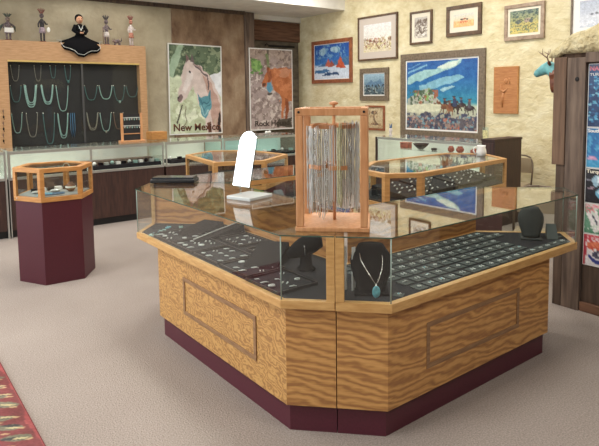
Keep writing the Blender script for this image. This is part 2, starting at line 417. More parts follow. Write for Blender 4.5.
W.node_tree.nodes['Background'].inputs[0].default_value = (.85, .93, 1, 1); W.node_tree.nodes['Background'].inputs[1].default_value = 1.4

# rug
rug = empty('patterned_rug', 'red border rug with green, black and cream motifs on the carpet', 'rug', (0, 0, 0))
MB().box((-1.3, 2.5, 0), (.59, 4.6, .012)).build('rug_base', pbr('rug_red', (104, 46, 48), .95, noise=(60, .15)), rug)
rs = [('p', [(-.1, -.1), (.99, -.1), (.99, 1.1), (-.1, 1.1)], (112, 44, 46))]
for i in range(16):
    v_ = i/16
    rs += [('e', .935+.012*sin(i*2.3), v_+.026, .045, .014, (108, 106, 86), .6), ('e', .93+.015*cos(i*1.7), v_+.022, .032, .006, (40, 44, 44), .6),
           ('e', .955+.01*sin(i), v_+.034, .022, .0035, (186, 172, 130), .6), ('e', .97, v_+.052, .010, .004, (180, 150, 112), .5), ('e', .92, v_+.050, .014, .003, (170, 140, 104), .5)]
a_ = art('rug_pattern', 1.83, 2.06, [(0, (150, 66, 66)), (1, (150, 66, 66))], rs, rug, nx=230, jit=12, x0=-1.245, z0=2.52, y=-.0135, warp=.012)
a_.rotation_euler = (-PI/2, 0, 0)

# ============================================================ MAIN ISLAND
ZL0, ZL1, ZG = .642, .685, 1.0        # ledge under / top, glass top
A0 = (1.505, 2.187); S0 = (1.686, 1.996); B0 = (1.866, 1.803); B1 = (3.59, 1.808); B2 = (3.80, 2.015); B3 = (3.36, 2.45)
IN = (2.153, 2.45); A1 = (1.503, 3.988); A2 = (1.736, 4.242); A3 = (2.153, 3.825)
T1 = (1.87, 4.38); T2 = (3.20, 4.38); T3 = (3.20, 3.80); T4 = (2.178, 3.80)

def vpane(mb, p, q, z0, z1, th=.006):
    """upright glass sheet between plan points p and q"""
    p = Vector(p); q = Vector(q); e = (q-p).normalized(); nn = Vector((-e.y, e.x))*th
    mb.prism([tuple(p), tuple(q), tuple(q+nn), tuple(p+nn)], z0, z1, 0)
def post(mb, p, q, t0, t1, z0, z1, th=.03, out=0):
    p = Vector(p); q = Vector(q); L = (q-p).length; e = (q-p)/L; nn = Vector((-e.y, e.x))
    a_ = p+e*t0-nn*out; b_ = p+e*t1-nn*out
    mb.prism([tuple(a_), tuple(b_), tuple(b_+nn*(th+out)), tuple(a_+nn*(th+out))], z0, z1, 0)

def showcase(name, label, poly, kinds, ply, loc0, bodyoff):
    """kinds per edge: 'glass' outside pane, 'wood' boarded edge, 'open' nothing"""
    r_ = empty(name, label, 'display case', (loc0[0], loc0[1], 0))
    P = [(x-loc0[0], y-loc0[1]) for x, y in poly]; n = len(P); P = polyoff(P, [.0018 if k_ == 'open' else 0 for k_ in kinds])
    body = polyoff(P, bodyoff); pl = polyoff(P, [d_+.026 if d_ > .01 else d_ for d_ in bodyoff])
    MB().prism(pl, 0, .142).build('plinth', 'maroon', r_)
    bp_ = MB().prism(body, .142, ZL0)
    if ply == 'ply_left': bp_.m[2+4] = 1
    bp_.build('body_panel', [ply, 'ply'], r_)
    inn = polyoff(P, [.034 if k_ != 'open' else .0 for k_ in kinds])
    bev(MB().prism(P, ZL0, ZL1, hole=inn).build('ledge', 'oak', r_), .004)
    MB().prism(polyoff(P, [.034 if k_ != 'open' else .001 for k_ in kinds]), ZL0+.004, ZL1-.002).build('deck', 'deck', r_)
    for i in range(n):
        p, q = P[i], P[(i+1) % n]
        if kinds[i] == 'glass':
            g = MB(); pi_ = polyoff(P, [.01]*n); vpane(g, pi_[i], pi_[(i+1) % n], ZL1, ZG-.007); g.build('glass_pane', 'glass', r_)
        elif kinds[i] == 'wood':
            g = MB(); pi_ = polyoff(P, [.008]*n); vpane(g, pi_[i], pi_[(i+1) % n], ZL1, ZG-.007, .016); g.build('back_panel', 'ply_back', r_)
    for i in range(n):     # polished edges where two panes meet
        if kinds[i] == 'glass' and kinds[i-1] == 'glass':
            c_ = polyoff(P, [.010]*n)[i]; MB().tube([(c_[0], c_[1], ZL1), (c_[0], c_[1], ZG-.007)], .0032, 6).build('glass_joint', 'glass_joint', r_)
    MB().prism(polyoff(P, [.002]*n), ZG-.006, ZG, 0, side=1).build('glass_top', ['glass', 'glass_edge'], r_)
    return r_, P

# polygons counter-clockwise
PR = [S0, B0, B1, B2, B3, IN]
bo = [.042, .042, .215, .05, .03, .0005]
right, Pr = showcase('corner_showcase', 'right wing of the oak island showcase with glass top and maroon plinth', PR,
                     ['glass', 'glass', 'glass', 'glass', 'wood', 'open'], 'ply', (2.5, 2.1), bo)
PL = [IN, A3, A2, A1, A0, S0]
left, Pl = showcase('corner_showcase', 'left wing of the oak island showcase, black trays inside, black case on top', PL,
                    ['wood', 'wood', 'glass', 'glass', 'glass', 'open'], 'ply_left', (1.8, 3.0), [.03, .03, .215, .042, .042, .0005])
PT = [T4, T3, T2, T1, A2]
third, Pt = showcase('corner_showcase', 'rear wing of the island, behind the tabletop mirror, oak rail along its glass', PT,
                     ['glass', 'glass', 'glass', 'glass', 'open'], 'ply', (2.5, 4.1), [.04, .05, .05, .05, .0005])
def rel(o, p): return Vector((p[0]-o.location.x, p[1]-o.location.y))
# seam posts at the front, one on each wing
for o_, p_, q_, a_, b_ in ((left, A0, S0, None, None), (right, S0, B0, None, None)):
    p2, q2 = rel(o_, p_), rel(o_, q_); L_ = (q2-p2).length
    mb = MB()
    if o_ is left: post(mb, p2, q2, L_-.042, L_-.001, ZL1, ZG-.007, .03, -.002)
    else: post(mb, p2, q2, .001, .042, ZL1, ZG-.007, .03, -.002)
    bev(mb.build('corner_post', 'oak', o_), .002)
# far posts where the left and the rear wing meet
for o_, p_, q_, f_ in ((left, A2, A1, 0), (third, T1, A2, 1)):
    p2, q2 = rel(o_, p_), rel(o_, q_); L_ = (q2-p2).length; mb = MB()
    post(mb, p2, q2, *((.001, .04) if not f_ else (L_-.04, L_-.001)), ZL1, ZG-.007, .03, -.002)
    bev(mb.build('corner_post', 'oak', o_), .002)
# top rails of the inner sides
for o_, p_, q_ in ((left, IN, A3), (right, B3, IN)):
    mb = MB(); post(mb, rel(o_, p_), rel(o_, q_), .02, (Vector(q_)-Vector(p_)).length-.02, ZG-.022, ZG-.007, .02, -.025); mb.build('back_rail', 'oak', o_)
for p_, q_ in ((T4, T3),):
    mb = MB(); post(mb, rel(third, p_), rel(third, q_), .0, (Vector(q_)-Vector(p_)).length, ZG-.042, ZG-.0065, .018, .004); mb.build('oak_rail', 'oak_case', third)
mb = MB(); post(mb, rel(third, T3), rel(third, T2), .0, .58, ZG-.03, ZG-.0065, .018, .004); mb.build('oak_rail', 'oak_case', third)
# raised rectangular mouldings on the fronts
def moulding(o_, axis, c, h0, h1, z0, z1, w=.026):
    mb = MB()
    def bx(a0, a1, b0, b1):
        if axis == 'x': mb.box((c-.006-o_.location.x, a0-o_.location.y, b0), (c-o_.location.x, a1-o_.location.y, b1))
        else: mb.box((a0-o_.location.x, c-.006-o_.location.y, b0), (a1-o_.location.x, c-o_.location.y, b1))
    bx(h0, h1, z0, z0+w); bx(h0, h1, z1-w, z1); bx(h0, h0+w, z0+w, z1-w); bx(h1-w, h1, z0+w, z1-w)
    bev(mb.build('panel_moulding', 'mould', o_), .002)
moulding(left, 'x', 1.546, 2.467, 3.33, .268, .512)
moulding(right, 'y', 1.849, 2.16, 2.99, .266, .508)

# ---------------------------------------------------- jewellery of the island
ORD = ['first', 'second', 'third', 'fourth', 'fifth', 'sixth', 'seventh', 'eighth', 'ninth', 'tenth', 'eleventh', 'twelfth',
       'thirteenth', 'fourteenth', 'fifteenth', 'sixteenth', 'seventeenth', 'eighteenth', 'nineteenth', 'twentieth', 'twenty-first']
ZD = ZL1-.002
def jewel_mesh(kind, s=1.0):
    mb = MB()
    if kind == 0:     # pair of drop earrings
        for q in (-1, 1):
            mb.ball((q*.011*s, .006*s, .003), .0048*s, 6); mb.tube([(q*.011*s, .006*s, .003), (q*.012*s, -.010*s, .003)], [.003*s, .0042*s], 5)
    elif kind == 1:   # ring set
        mb.tube([(.009*s*cos(t_), .009*s*sin(t_), .003) for t_ in [i*PI/5 for i in range(10)]], .0026*s, 5, True); mb.ball((0, -.010*s, .005), .0055*s, 6)
    elif kind == 2:   # bar brooch
        mb.tube([(-.02*s, .003, .003), (-.006*s, -.002, .004), (.006*s, .004, .004), (.02*s, -.002, .003)], [.002*s, .0045*s, .004*s, .002*s], 5)
    else:             # small cuff
        mb.tube([(.015*s*cos(t_), .011*s*sin(t_), .006) for t_ in [.6+i*(2*PI-1.2)/10 for i in range(11)]], [.004*s]*11, 5)
    return mb
protos = {}
def jewel_card(kind, turq, padmat, pw, ph, sc):
    r_ = empty('jewellery_card', 'x', 'jewellery')
    bev(MB().box((-pw/2, -ph/2, 0), (pw/2, ph/2, .006)).build('card', padmat, r_), .001, 1)
    j = jewel_mesh(kind, sc).build('silver_piece', 'silver_matt', r_); j.location.z = .006
    if turq:
        t_ = MB().ball((0, .002*sc, .006), .0055*sc, 6, sc=(1.2, 1, .8)).build('turquoise_stone', 'turq', r_); t_.location.z = .004
    return r_
def card_at(key, loc, rz, label, group):
    if key not in protos:
        o = jewel_card(*key); protos[key] = o; o.location = loc; o.rotation_euler = (0, 0, rz); o['label'] = label; o['group'] = group; return o
    return dup(protos[key], loc, rz, label, group)
# right wing: a grid of little cards
ROWS = ['nearest the front glass', 'second from the front glass', 'third from the front glass', 'third from the back panel', 'second from the back panel', 'along the back panel']
nc = 0
for j in range(6):
    y_ = 1.885 + j*.094
    xs = [2.06+.087*i for i in range(20)]
    col = 0
    for x_ in xs:
        if j < 2 and x_ < 2.13: continue
        if x_ > 3.66 - max(0, (1.93-y_))*1.0: continue
        if x_ > 3.83-(y_-1.96)*1.0 - .12: continue
        if 3.23 < x_ < 3.55 and 1.97 < y_ < 2.2: continue
        col += 1; nc += 1
        card_at((random.choice((0, 0, 1, 2, 0, 2)), random.random() < .12, 'pad', .070, .070, .95), (x_+random.uniform(-.004, .004), y_, ZD), random.uniform(-.05, .05),
                'grey jewellery card, right wing, row %s, %s from the post' % (ROWS[j], ORD[col-1]), 'grey jewellery cards in rows in the right wing')
# diagonal strip of cards next to the bust
for i in range(5):
    p_ = Vector((1.93+i*.05, 1.98+i*.085, ZD)) if i else Vector((2.0, 1.89, ZD))
    card_at((1, True, 'pad', .05, .05, .8), p_ if i else (1.985, 1.872, ZD), .5, 'small card with a turquoise stone piece, %s behind the pendant bust' % ORD[i], 'stone cards beside the pendant bust')

# left wing: black trays, then silver pieces in the rows
def tray_thing(cx, cy, w, d_, rz, label, mat='tray', z=ZD):
    r_ = empty('jewellery_tray', label, 'tray', (cx, cy, z), rz, 'black jewellery trays in the left wing')
    MB().box((-w/2, -d_/2, 0), (w/2, d_/2, .006)).build('tray_base', mat, r_)
    mb = MB()
    for a_ in (-1, 1):
        mb.box((-w/2, a_*d_/2-(.006 if a_ > 0 else 0), .006), (w/2, a_*d_/2+(.006 if a_ < 0 else 0), .016)); mb.box((a_*w/2-(.006 if a_ > 0 else 0), -d_/2+.006, .006), (a_*w/2+(.006 if a_ < 0 else 0), d_/2-.006, .016))
    mb.build('tray_rim', 'black', r_); return r_
def piece(kind, sc, loc, rz, label, group, mat='silver_matt'):
    key = ('p', kind, sc, mat)
    if key not in protos:
        o = jewel_mesh(kind, sc).build('silver_jewellery', mat); protos[key] = o; o.location = loc; o.rotation_euler = (0, 0, rz)
        tag(o, label, 'jewellery', group); return o
    o = protos[key].copy(); C.objects.link(o); o.location = loc; o.rotation_euler = (0, 0, rz); o['label'] = label; o['group'] = group; return o
TR = [(1.66, 2.40, 'nearest the seam post', 4, 2), (1.68, 2.72, 'second from the seam post', 4, 3), (1.68, 3.04, 'third from the seam post', 4, 3), (1.68, 3.36, 'fourth from the seam post', 4, 3),
      (1.68, 3.68, 'at the far left end', 4, 3)]
for x_, y_, w_, nx_, ny_ in TR:
    tray_thing(x_, y_, .25, .30, 0, 'black jewellery tray along the front glass of left wing, %s' % w_)
    for i in range(3):
        for j in range(4):
            if random.random() < .22: continue
            piece(random.choice((0, 2, 2, 3)), random.choice((.8, .95, 1.15)), (x_-.08+i*.08, y_-.105+j*.07, ZD+.006), random.uniform(-.5, .1)-.5,
                  'silver piece on front tray %s, %s row out, %s along' % (w_.replace('nearest the seam post', 'by the post').replace(' the seam post', ' the post'), ORD[i], ORD[j]), 'silver pieces on the front trays of the left wing')
for k_, (y_, w_) in enumerate(((2.92, 'beside the long black ramp'), (3.27, 'in the middle of the back panel'), (3.58, 'towards the far end'))):
    tray_thing(1.96, y_, .22, .27, 0, 'inner black tray of the left wing, %s' % w_)
    for i in range(3):
        for j in range(3):
            piece(random.choice((0, 2, 1)), .9, (1.89+i*.07, y_-.08+j*.08, ZD+.006), random.uniform(-.6, .1)-.4,
                  'silver piece on inner tray %s, %s row, %s along' % (w_, ORD[i], ORD[j]), 'silver pieces on the inner trays of the left wing')
piece(3, 1.8, (1.56, 3.82, ZD), 0, 'pair of turquoise set cuffs at the far left corner of the case', 'turquoise pieces at the far left corner', 'turq_pale')
for i, (x_, y_) in enumerate(((1.60, 3.86), (1.67, 3.92), (1.74, 3.98), (1.82, 3.93))):
    piece(0, 1.5, (x_, y_, ZD), .4*i, 'turquoise piece at far left corner, %s from the front glass' % ORD[i], 'turquoise pieces at the far left corner', 'turq_pale' if i % 2 else 'turq')

# black velvet ramps and busts
def wedge(name, label, cx, cy, w, d_, h, rz, mat='velvet', hook=True):
    r_ = empty(name, label, 'jewellery display', (cx, cy, ZD), rz)
    v = [(-w/2, -d_/2, 0), (w/2, -d_/2, 0), (w/2, d_/2, 0), (-w/2, d_/2, 0), (-w*.46, d_/2-.004, h), (w*.46, d_/2-.004, h), (w/2, -d_/2, .006), (-w/2, -d_/2, .006)]
    bev(MB().add(v, [(0, 3, 2, 1), (0, 1, 6, 7), (1, 2, 5, 6), (2, 3, 4, 5), (3, 0, 7, 4), (7, 6, 5, 4)]).build('ramp', mat, r_), .004)
    MB().box((-w*.2, d_/2-.001, 0), (w*.2, d_/2+.012, h*.55)).build('rear_support', mat, r_)
    return r_
wedge('display_ramp', 'long low black ramp lying across the left wing, silver pin on it', 1.88, 3.50, .11, .44, .055, -1.38)
wedge('display_ramp', 'broad black ramp in left wing near the inner panel', 1.80, 2.74, .20, .26, .10, -.95)
wedge('display_ramp', 'flat black ramp at the far end of left wing', 1.86, 3.72, .2, .34, .05, -1.2)
def drape(pts, r, name, mat, label, cat, group=None, closed=True, seg=5):
    o = MB().tube(pts, r, seg, closed).build(name, mat); return tag(o, label, cat, group)
drape([(1.69+.38*t_, 3.465+.075*t_, ZD+.020+.046*t_) for t_ in [i/12 for i in range(13)]], .004, 'silver_pin', 'silver_matt', 'long silver pin lying on the long low black ramp', 'jewellery', closed=False)
# bracelet cone near the seam
bc = empty('bracelet_display', 'black sloping cushion with a bracelet, left of the seam post', 'jewellery display', (1.90, 2.50, ZD), -.75)
mb = MB(); pr_ = []
for t_ in range(9):
    f_ = t_/8; pr_.append(((.09-.19*f_, -.01, .165-.085*f_**1.4), .014+.042*math.sin(PI*min(1, f_*.8+.15))))
mb.tube([p for p, _ in pr_], [r for _, r in pr_], 12); mb.build('cushion', 'velvet', bc)
MB().lathe([(.05, 0), (.055, .004), (.05, .012), (.035, .02), (.03, .10)], seg=14).build('foot', 'velvet', bc)
cf = MB().tube([(.052*cos(t_), .0, .052*sin(t_)) for t_ in [-.9+i*(PI+1.8)/16 for i in range(17)]], [.004]*8+[.007]+[.004]*8, 6).build('silver_bracelet', 'silver')
cf.location = (1.893, 2.493, ZD+.132); cf.rotation_euler = (0, 0, PI/2-.75); tag(cf, 'silver cuff bracelet around the black sloping cushion', 'bracelet')

def bust(label, cx, cy, rz, h=.24, w=.16, mat='velvet'):
    r_ = empty('necklace_bust', label, 'jewellery display', (cx, cy, ZD), rz)
    # neck and shoulders seen as a tilted rounded board; local -y is the front
    prof = []
    N = 14
    secs = [(0, .62, .12), (.12, .70, .12), (.3, .84, .13), (.5, .96, .16), (.66, .98, .17), (.80, .90, .17), (.91, .72, .18), (1.0, .60, .18)]
    v = []; n_ = 16
    for f_, ws, dp in secs:
        for k_ in range(n_):
            t_ = 2*PI*k_/n_
            v.append((w/2*ws*cos(t_), dp*.28*sin(t_)+(f_*.07), .012+f_*h))
    f = [(i*n_+k_, i*n_+(k_+1) % n_, (i+1)*n_+(k_+1) % n_, (i+1)*n_+k_) for i in range(len(secs)-1) for k_ in range(n_)]
    f += [tuple(reversed(range(n_))), tuple(range((len(secs)-1)*n_, len(secs)*n_))]
    MB().add(v, f, 0, True).build('bust_form', mat, r_)
    bev(MB().box((-w*.4, -.05, 0), (w*.4, .1, .012)).build('bust_base', mat, r_), .003)
    return r_
bust('black velvet bust wearing a silver chain and turquoise pendant, right of seam post', 1.91, 1.985, -.72, .215, .21)
M_ = Matrix.Translation((1.91, 1.985, ZD)) @ Matrix.Rotation(-.72, 4, 'Z')
ch = [(-.05, .05, .205), (-.056, .02, .19), (-.05, -.01, .165), (-.026, -.046, .13), (.0, -.06, .09), (.02, -.066, .062), (.034, -.06, .09), (.048, -.046, .13), (.055, -.004, .165), (.052, .03, .19), (.04, .055, .213), (.0, .096, .22)]
drape([M_ @ Vector(p) for p in ch], .0026, 'silver_chain', 'silver', 'silver snake chain around the black bust beside the seam post', 'necklace')
pd = empty('turquoise_pendant', 'large pale blue turquoise pendant hanging from the bust chain', 'pendant', M_ @ Vector((.02, -.072, .03)), -.62)
MB().ball((0, 0, 0), .023, 12, sc=(.85, .34, 1.3)).build('stone', 'turq', pd)
MB().tube([(.0, 0, .026), (.004, .004, .032), (0, .006, .038), (-.004, .004, .032)], .0018, 5, True).build('silver_bail', 'silver', pd)
b2 = bust('dark grey velvet bust standing at the far end of the right wing', 3.46, 2.06, -.95, .19, .17, pbr('dark_grey_velvet', (52, 56, 54), .9))
wedge('display_ramp', 'dark grey ramp beside the far bust in right wing', 3.58, 1.98, .07, .10, .09, -.9, 'pad')
# white tag stand behind the bust
tg = MB().bar((1.84, 2.10, ZD), (1.84, 2.10, ZD+.22), .022, .003).bar((1.87, 2.07, ZD), (1.87, 2.07, ZD+.22), .022, .003).build('tag_strips', 'paper'); tag(tg, 'pair of upright white paper strips behind the pendant bust', 'tag')

# rear wing contents
for i in range(6):
    x_ = 2.42+i*.13
    o = MB().box((x_-.045, 3.88, ZD), (x_+.045, 4.02, ZD+.012)).build('jewellery_tray', 'tray'); tag(o, 'small black tray in rear wing, %s from the mirror side' % ORD[i], 'tray', 'small trays in the rear wing')
    for j in range(2):
        piece(2, 1.5, (x_, 3.92+.06*j, ZD+.012), .2, 'silver piece on rear wing tray %s, %s row' % (ORD[i], ORD[j]), 'silver pieces in the rear wing')
wedge('display_ramp', 'black upright card holder in the rear wing beside necklace stand', 2.66, 4.1, .1, .1, .16, 0)
wedge('display_ramp', 'grey upright card holder in the rear wing behind the mirror', 2.86, 4.12, .1, .1, .14, 0, 'pad_light')

# things on the glass top --------------------------------------------------
tb = empty('jewellery_box', 'flat black case with shiny lid on the far end of the left wing', 'box', (1.87, 4.12, ZG), -.7)
bev(MB().box((-.17, -.075, .0), (.17, .075, .028)).build('case_bottom', 'black', tb), .006)
bev(MB().box((-.16, -.066, .028), (.16, .066, .042)).build('case_lid', pbr('glossy_black', (40, 44, 48), .12), tb), .006)

# tabletop mirror: acrylic foot and a tall round-topped mirror
th = math.atan2(D.y, D.x)
mr = empty('tabletop_mirror', 'tall round-topped mirror on a clear acrylic foot standing on the glass', 'mirror', (1.93, 3.13, ZG), 0)
bev(MB().box((-.11, -.10, 0), (.11, .10, .022)).build('acrylic_foot', 'frosted', mr), .004).rotation_euler = (0, 0, .3)
MB().tube([(-.035, .055, .022), (-.035, .055, .09)], .006, 8).build('stem', 'acrylic', mr)
W2, H2 = .078, .36
oc = [(-W2, 0), (W2, 0), (W2, H2-W2)] + [(W2*cos(t_), H2-W2+W2*sin(t_)) for t_ in [PI*i/14 for i in range(1, 14)]] + [(-W2, H2-W2)]
def plate(P, y0, y1, mi=0):
    n_ = len(P); mb = MB(); v = [(x, y0, z) for x, z in P]+[(x, y1, z) for x, z in P]
    mb.add(v, [tuple(range(n_)), tuple(reversed(range(n_, 2*n_)))]+[(i, n_+i, n_+(i+1) % n_, (i+1) % n_) for i in range(n_)], mi); return mb
MROT = (-.26, 0, 0)
hold = plate(oc, .0, .004).build('mirror_glass', 'mirror', mr)
bk = plate([(x*1.05, z*1.015-.003) for x, z in oc], .0045, .010).build('mirror_back', 'acrylic', mr)
MZ = th - PI/2 - .70
for o_ in (hold, bk):
    o_.location = (-.035, .05, .075); o_.rotation_mode = 'XYZ'; o_.rotation_euler = (-.24, 0, MZ)

# necklace stand ------------------------------------------------------------
e_ = Vector((1.852-1.609, 1.954-2.191)).normalized(); rz = math.atan2(e_.y, e_.x)
ns = empty('necklace_carousel', 'open pine frame necklace stand hung with silver chains on the glass corner', 'necklace stand', (1.609, 2.191, ZG), rz)
Wd, Dp, Hh = .344, .36, .592
bev(MB().box((-.004, -.006, 0), (Wd+.008, Dp, .022)).build('base_board', 'oak_light', ns), .004)
for x_ in (0, Wd-.036):
    for y_ in (0, Dp-.036):
        bev(MB().box((x_, y_, .022), (x_+.036, y_+.036, Hh-.036)).build('corner_post', 'oak_light', ns), .004)
mb = MB(); mb.box((0, 0, Hh-.036), (Wd, .036, Hh)); mb.box((0, Dp-.036, Hh-.036), (Wd, Dp, Hh)); mb.box((0, .036, Hh-.036), (.036, Dp-.036, Hh)); mb.box((Wd-.036, .036, Hh-.036), (Wd, Dp-.036, Hh))
bev(mb.build('top_frame', 'oak_light', ns), .003)
MB().box((.036, Dp/2-.02, Hh-.03), (Wd-.036, Dp/2+.02, Hh-.012)).build('top_crossbar', 'oak_light', ns)
MB().lathe([(.006, Hh-.012), (.006, Hh+.01), (.022, Hh+.016), (.022, Hh+.026), (.008, Hh+.03)], (Wd/2, Dp/2, 0), 14).build('turning_knob', 'oak_light', ns)
MB().tube([(Wd/2, Dp/2, .022), (Wd/2, Dp/2, Hh-.012)], .008, 10).build('spindle', 'oak_light', ns)
for x_ in (.018, Wd-.018):
    k_ = MB().lathe([(.006, 0), (.006, .003), (.003, .004)], seg=10).build('screw_head', 'iron', ns); k_.location = (x_, -.0005, Hh-.018); k_.rotation_euler = (PI/2, 0, 0)
for lv, zz in enumerate((.50, .30)):
    for q in range(6):
        t_ = q*PI/3+.25+lv*.5; c_, s_ = cos(t_), sin(t_); r0_ = .108 if lv == 0 else .118
        arm = MB().bar((Wd/2+.006*c_, Dp/2+.006*s_, zz), (Wd/2+r0_*c_, Dp/2+r0_*s_, zz), .016, .018)
        tx, ty = -s_, c_
        arm.bar((Wd/2+r0_*c_-tx*.045, Dp/2+r0_*s_-ty*.045, zz), (Wd/2+r0_*c_+tx*.045, Dp/2+r0_*s_+ty*.045, zz), .014, .02)
        if lv == 0 or q in (1, 3, 4): arm.build('hook_arm', 'oak_light', ns)
MN = Matrix.Translation((1.609, 2.191, ZG)) @ Matrix.Rotation(rz, 4, 'Z')
cproto = {}
def chain(ang, rad, ztop, ln, wd, mat, label, grp, thick=.0016):
    key = (round(ln, 2), wd, mat, thick)
    c_ = MN @ Vector((Wd/2+rad*cos(ang), Dp/2+rad*sin(ang), ztop))
    if key not in cproto:
        pts = []
        for i in range(12): pts.append((-wd*(1-.3*(i/11)**2)*(.4+.6*math.sqrt(min(1, i/2+.1))), .002*sin(i*2.1), -ln*i/11))
        pts += [(0, 0, -ln*1.02-.004)] + [(-p[0], -p[1], p[2]) for p in reversed(pts)]
        o = MB().tube(pts, thick, 4, True).build('silver_necklace', mat); cproto[key] = o
    else: o = cproto[key].copy(); C.objects.link(o)
    o.location = c_; o.rotation_euler = (0, 0, rz+ang+PI/2); tag(o, label, 'necklace', grp); return o
NCH = 66
for i in range(NCH):
    a_ = 2*PI*i/NCH
    front = sin(a_) < -.15
    side = 'left' if cos(a_) < -.35 else ('right' if cos(a_) > .35 else 'middle')
    dp_ = 'front' if front else 'rear'
    ln = random.choice((.40, .43, .36, .41, .43))
    if 4.9 < a_ < 5.12: mt, th_, lab, gp = 'yellow_bead', .0034, 'pale yellow-green bead strand hanging among the silver chains', 'yellow-green bead strands on the carousel'
    else:
        mt, th_ = random.choice((('chain', .0014), ('chain', .0017), ('silver_matt', .0021), ('grey_bead', .0016), ('silver', .002)))
        lab = 'silver chain hanging at the %s %s of the pine carousel' % (dp_, side); gp = 'silver chains at the %s %s of the carousel' % (dp_, side)
    chain(a_, (.128 if i % 3 else .10)+random.uniform(-.008, .008), (.525 if sin(a_) < .2 and cos(a_) > .3 else .50)+random.uniform(-.012, .008), ln, .006, mt, lab, gp, th_)

# ============================================================ HEX PEDESTAL
PC = (1.375, 5.655); ang0 = math.radians(177)
ped = empty('pedestal_case', 'hexagonal oak and glass case on a deep maroon pedestal', 'display case', (PC[0], PC[1], 0))
hexa = lambda R_: [(R_*cos(ang0+i*PI/3), R_*sin(ang0+i*PI/3)) for i in range(6)]
H0, H1, H2 = .742, 1.04, .33
bev(MB().prism(hexa(H2), 0, H0).build('pedestal', 'maroon_ped', ped), .002)
Ho = hexa(H2+.012)
bev(MB().prism(Ho, H0, H0+.042).build('bottom_rail', 'oak_orange', ped), .003)
bev(MB().prism(Ho, H1-.038, H1, hole=hexa(H2-.05)).build('top_rail', 'oak_orange', ped), .003)
for i in range(6):
    p, q = Vector(Ho[i]), Vector(Ho[(i+1) % 6]); L_ = (q-p).length
    for u0, u1 in ((0, .034), (L_-.034, L_)):
        mb = MB(); post(mb, p, q, u0, u1, H0+.042, H1-.038, .02); mb.build('corner_post', 'oak_orange', ped)
    g = MB(); vpane(g, p+(q-p)*.1+Vector((-(q-p).normalized().y, (q-p).normalized().x))*.008, p+(q-p)*.9+Vector((-(q-p).normalized().y, (q-p).normalized().x))*.008, H0+.042, H1-.038, .004)
    g.build('glass_pane', 'glass', ped)
MB().prism(hexa(H2-.045), H1-.012, H1-.006, 0, side=1).build('glass_top', ['glass', 'glass_edge'], ped)
MB().prism(hexa(H2-.02), H0+.042, H0+.046).build('liner', pbr('grey_liner', (146, 150, 146), .8), ped)
kh = MB().lathe([(.006, 0), (.006, .004)], seg=8).build('lock', 'silver', ped); kh.location = (Ho[0][0]+.02, Ho[0][1]-.04, H0+.025); kh.rotation_euler = (PI/2, 0, -.6)
zp = H0+.046
def at(p, o): o.location = p; return o
bo_ = empty('pottery_jar', 'small brown and cream pottery jar inside the hexagonal case', 'jar', (PC[0]+.12, PC[1]-.08, zp))
MB().lathe([(.02, 0), (.04, .02), (.045, .045), (.035, .066), (.02, .075), (.022, .085)], seg=16).build('jar_body', pbr('brown_pot', (120, 84, 60), .6, noise=(30, .3)), bo_)
MB().lathe([(.046, .034), (.0465, .042), (.046, .05)], seg=16).build('painted_band', 'ivory', bo_)
for i, (dx, dy, mt, lab) in enumerate(((-.12, -.14, 'turq', 'turquoise cuff lying at the front of the hexagonal case'), (-.05, -.17, 'blue_bead', 'blue bead strand lying inside the hexagonal case'),
                                  (.0, -.02, 'silver_matt', 'silver belt buckle in the middle of the hexagonal case'), (-.16, -.02, 'silver_matt', 'silver concho at the left side of the hexagonal case'))):
    p_ = (PC[0]+dx, PC[1]+dy, zp)
    if mt in ('turq', 'blue_bead'):
        o = MB().tube([(.06*cos(t_)*(1.5 if mt == 'blue_bead' else 1), .035*sin(t_), .007) for t_ in [i_*PI/9 for i_ in range(18)]], .007, 6, True).build('bead_strand' if mt == 'blue_bead' else 'turquoise_cuff', mt)
    else: o = MB().ball((0, 0, .014), .034, 10, sc=(1.4, .8, .4)).build('silver_buckle', mt)
    tag(at(p_, o), lab, 'jewellery')
for i in range(5):
    o = MB().box((-.028, -.02, 0), (.028, .02, .03)).build('ring_block', 'white' if i % 2 else 'tray'); o.location = (PC[0]-.15+.07*i, PC[1]+.1+.02*(i % 2), zp)
    tag(o, 'small ring block along the rear of the hexagonal case, %s from the left' % ORD[i], 'jewellery display', 'ring blocks in the hexagonal case')

# ============================================================ COUNTERS ALONG THE BACK WALL
def wall_case(x0, x1, y0, y1, h, glass_z0, label, lining, base='walnut', frontbar=True, axis='x'):
    """straight glass counter; local x along the wall, local y=0 is the front"""
    L_ = x1-x0; Dp_ = y1-y0
    r_ = empty('glass_counter', label, 'counter', (0, 0, 0))
    if axis == 'x': r_.location = (x0, y0, 0)
    MB().box((0, .05, 0), (L_, Dp_, .09)).build('kick_board', 'black', r_)
    MB().box((0, .012, .09), (L_, Dp_, glass_z0-.03)).build('base_cabinet', base, r_)
    mb = MB(); mb.box((0, 0, glass_z0-.03), (L_, .012, glass_z0)); mb.box((0, 0, h-.045), (L_, .014, h-.012))
    mb.box((0, 0, glass_z0), (.018, .014, h-.045)); mb.box((L_-.018, 0, glass_z0), (L_, .014, h-.045))
    mb.build('metal_trim', 'alu', r_)
    MB().box((0, .012, glass_z0-.03), (L_, Dp_, glass_z0)).build('display_deck', lining, r_)
    MB().box((0, Dp_-.02, glass_z0), (L_, Dp_, h-.012)).build('back_lining', lining, r_)
    MB().box((0, .02, glass_z0), (.006, Dp_-.02, h-.012)).build('side_glass', 'glass', r_); MB().box((L_-.006, .02, glass_z0), (L_, Dp_-.02, h-.012)).build('side_glass', 'glass', r_)
    MB().box((.018, .004, glass_z0), (L_-.018, .009, h-.045)).build('front_glass', 'glass', r_)
    MB().box((0, .0, h-.012), (L_, Dp_, h)).build('glass_top', ['glass'], r_)
    return r_
YF = 7.5
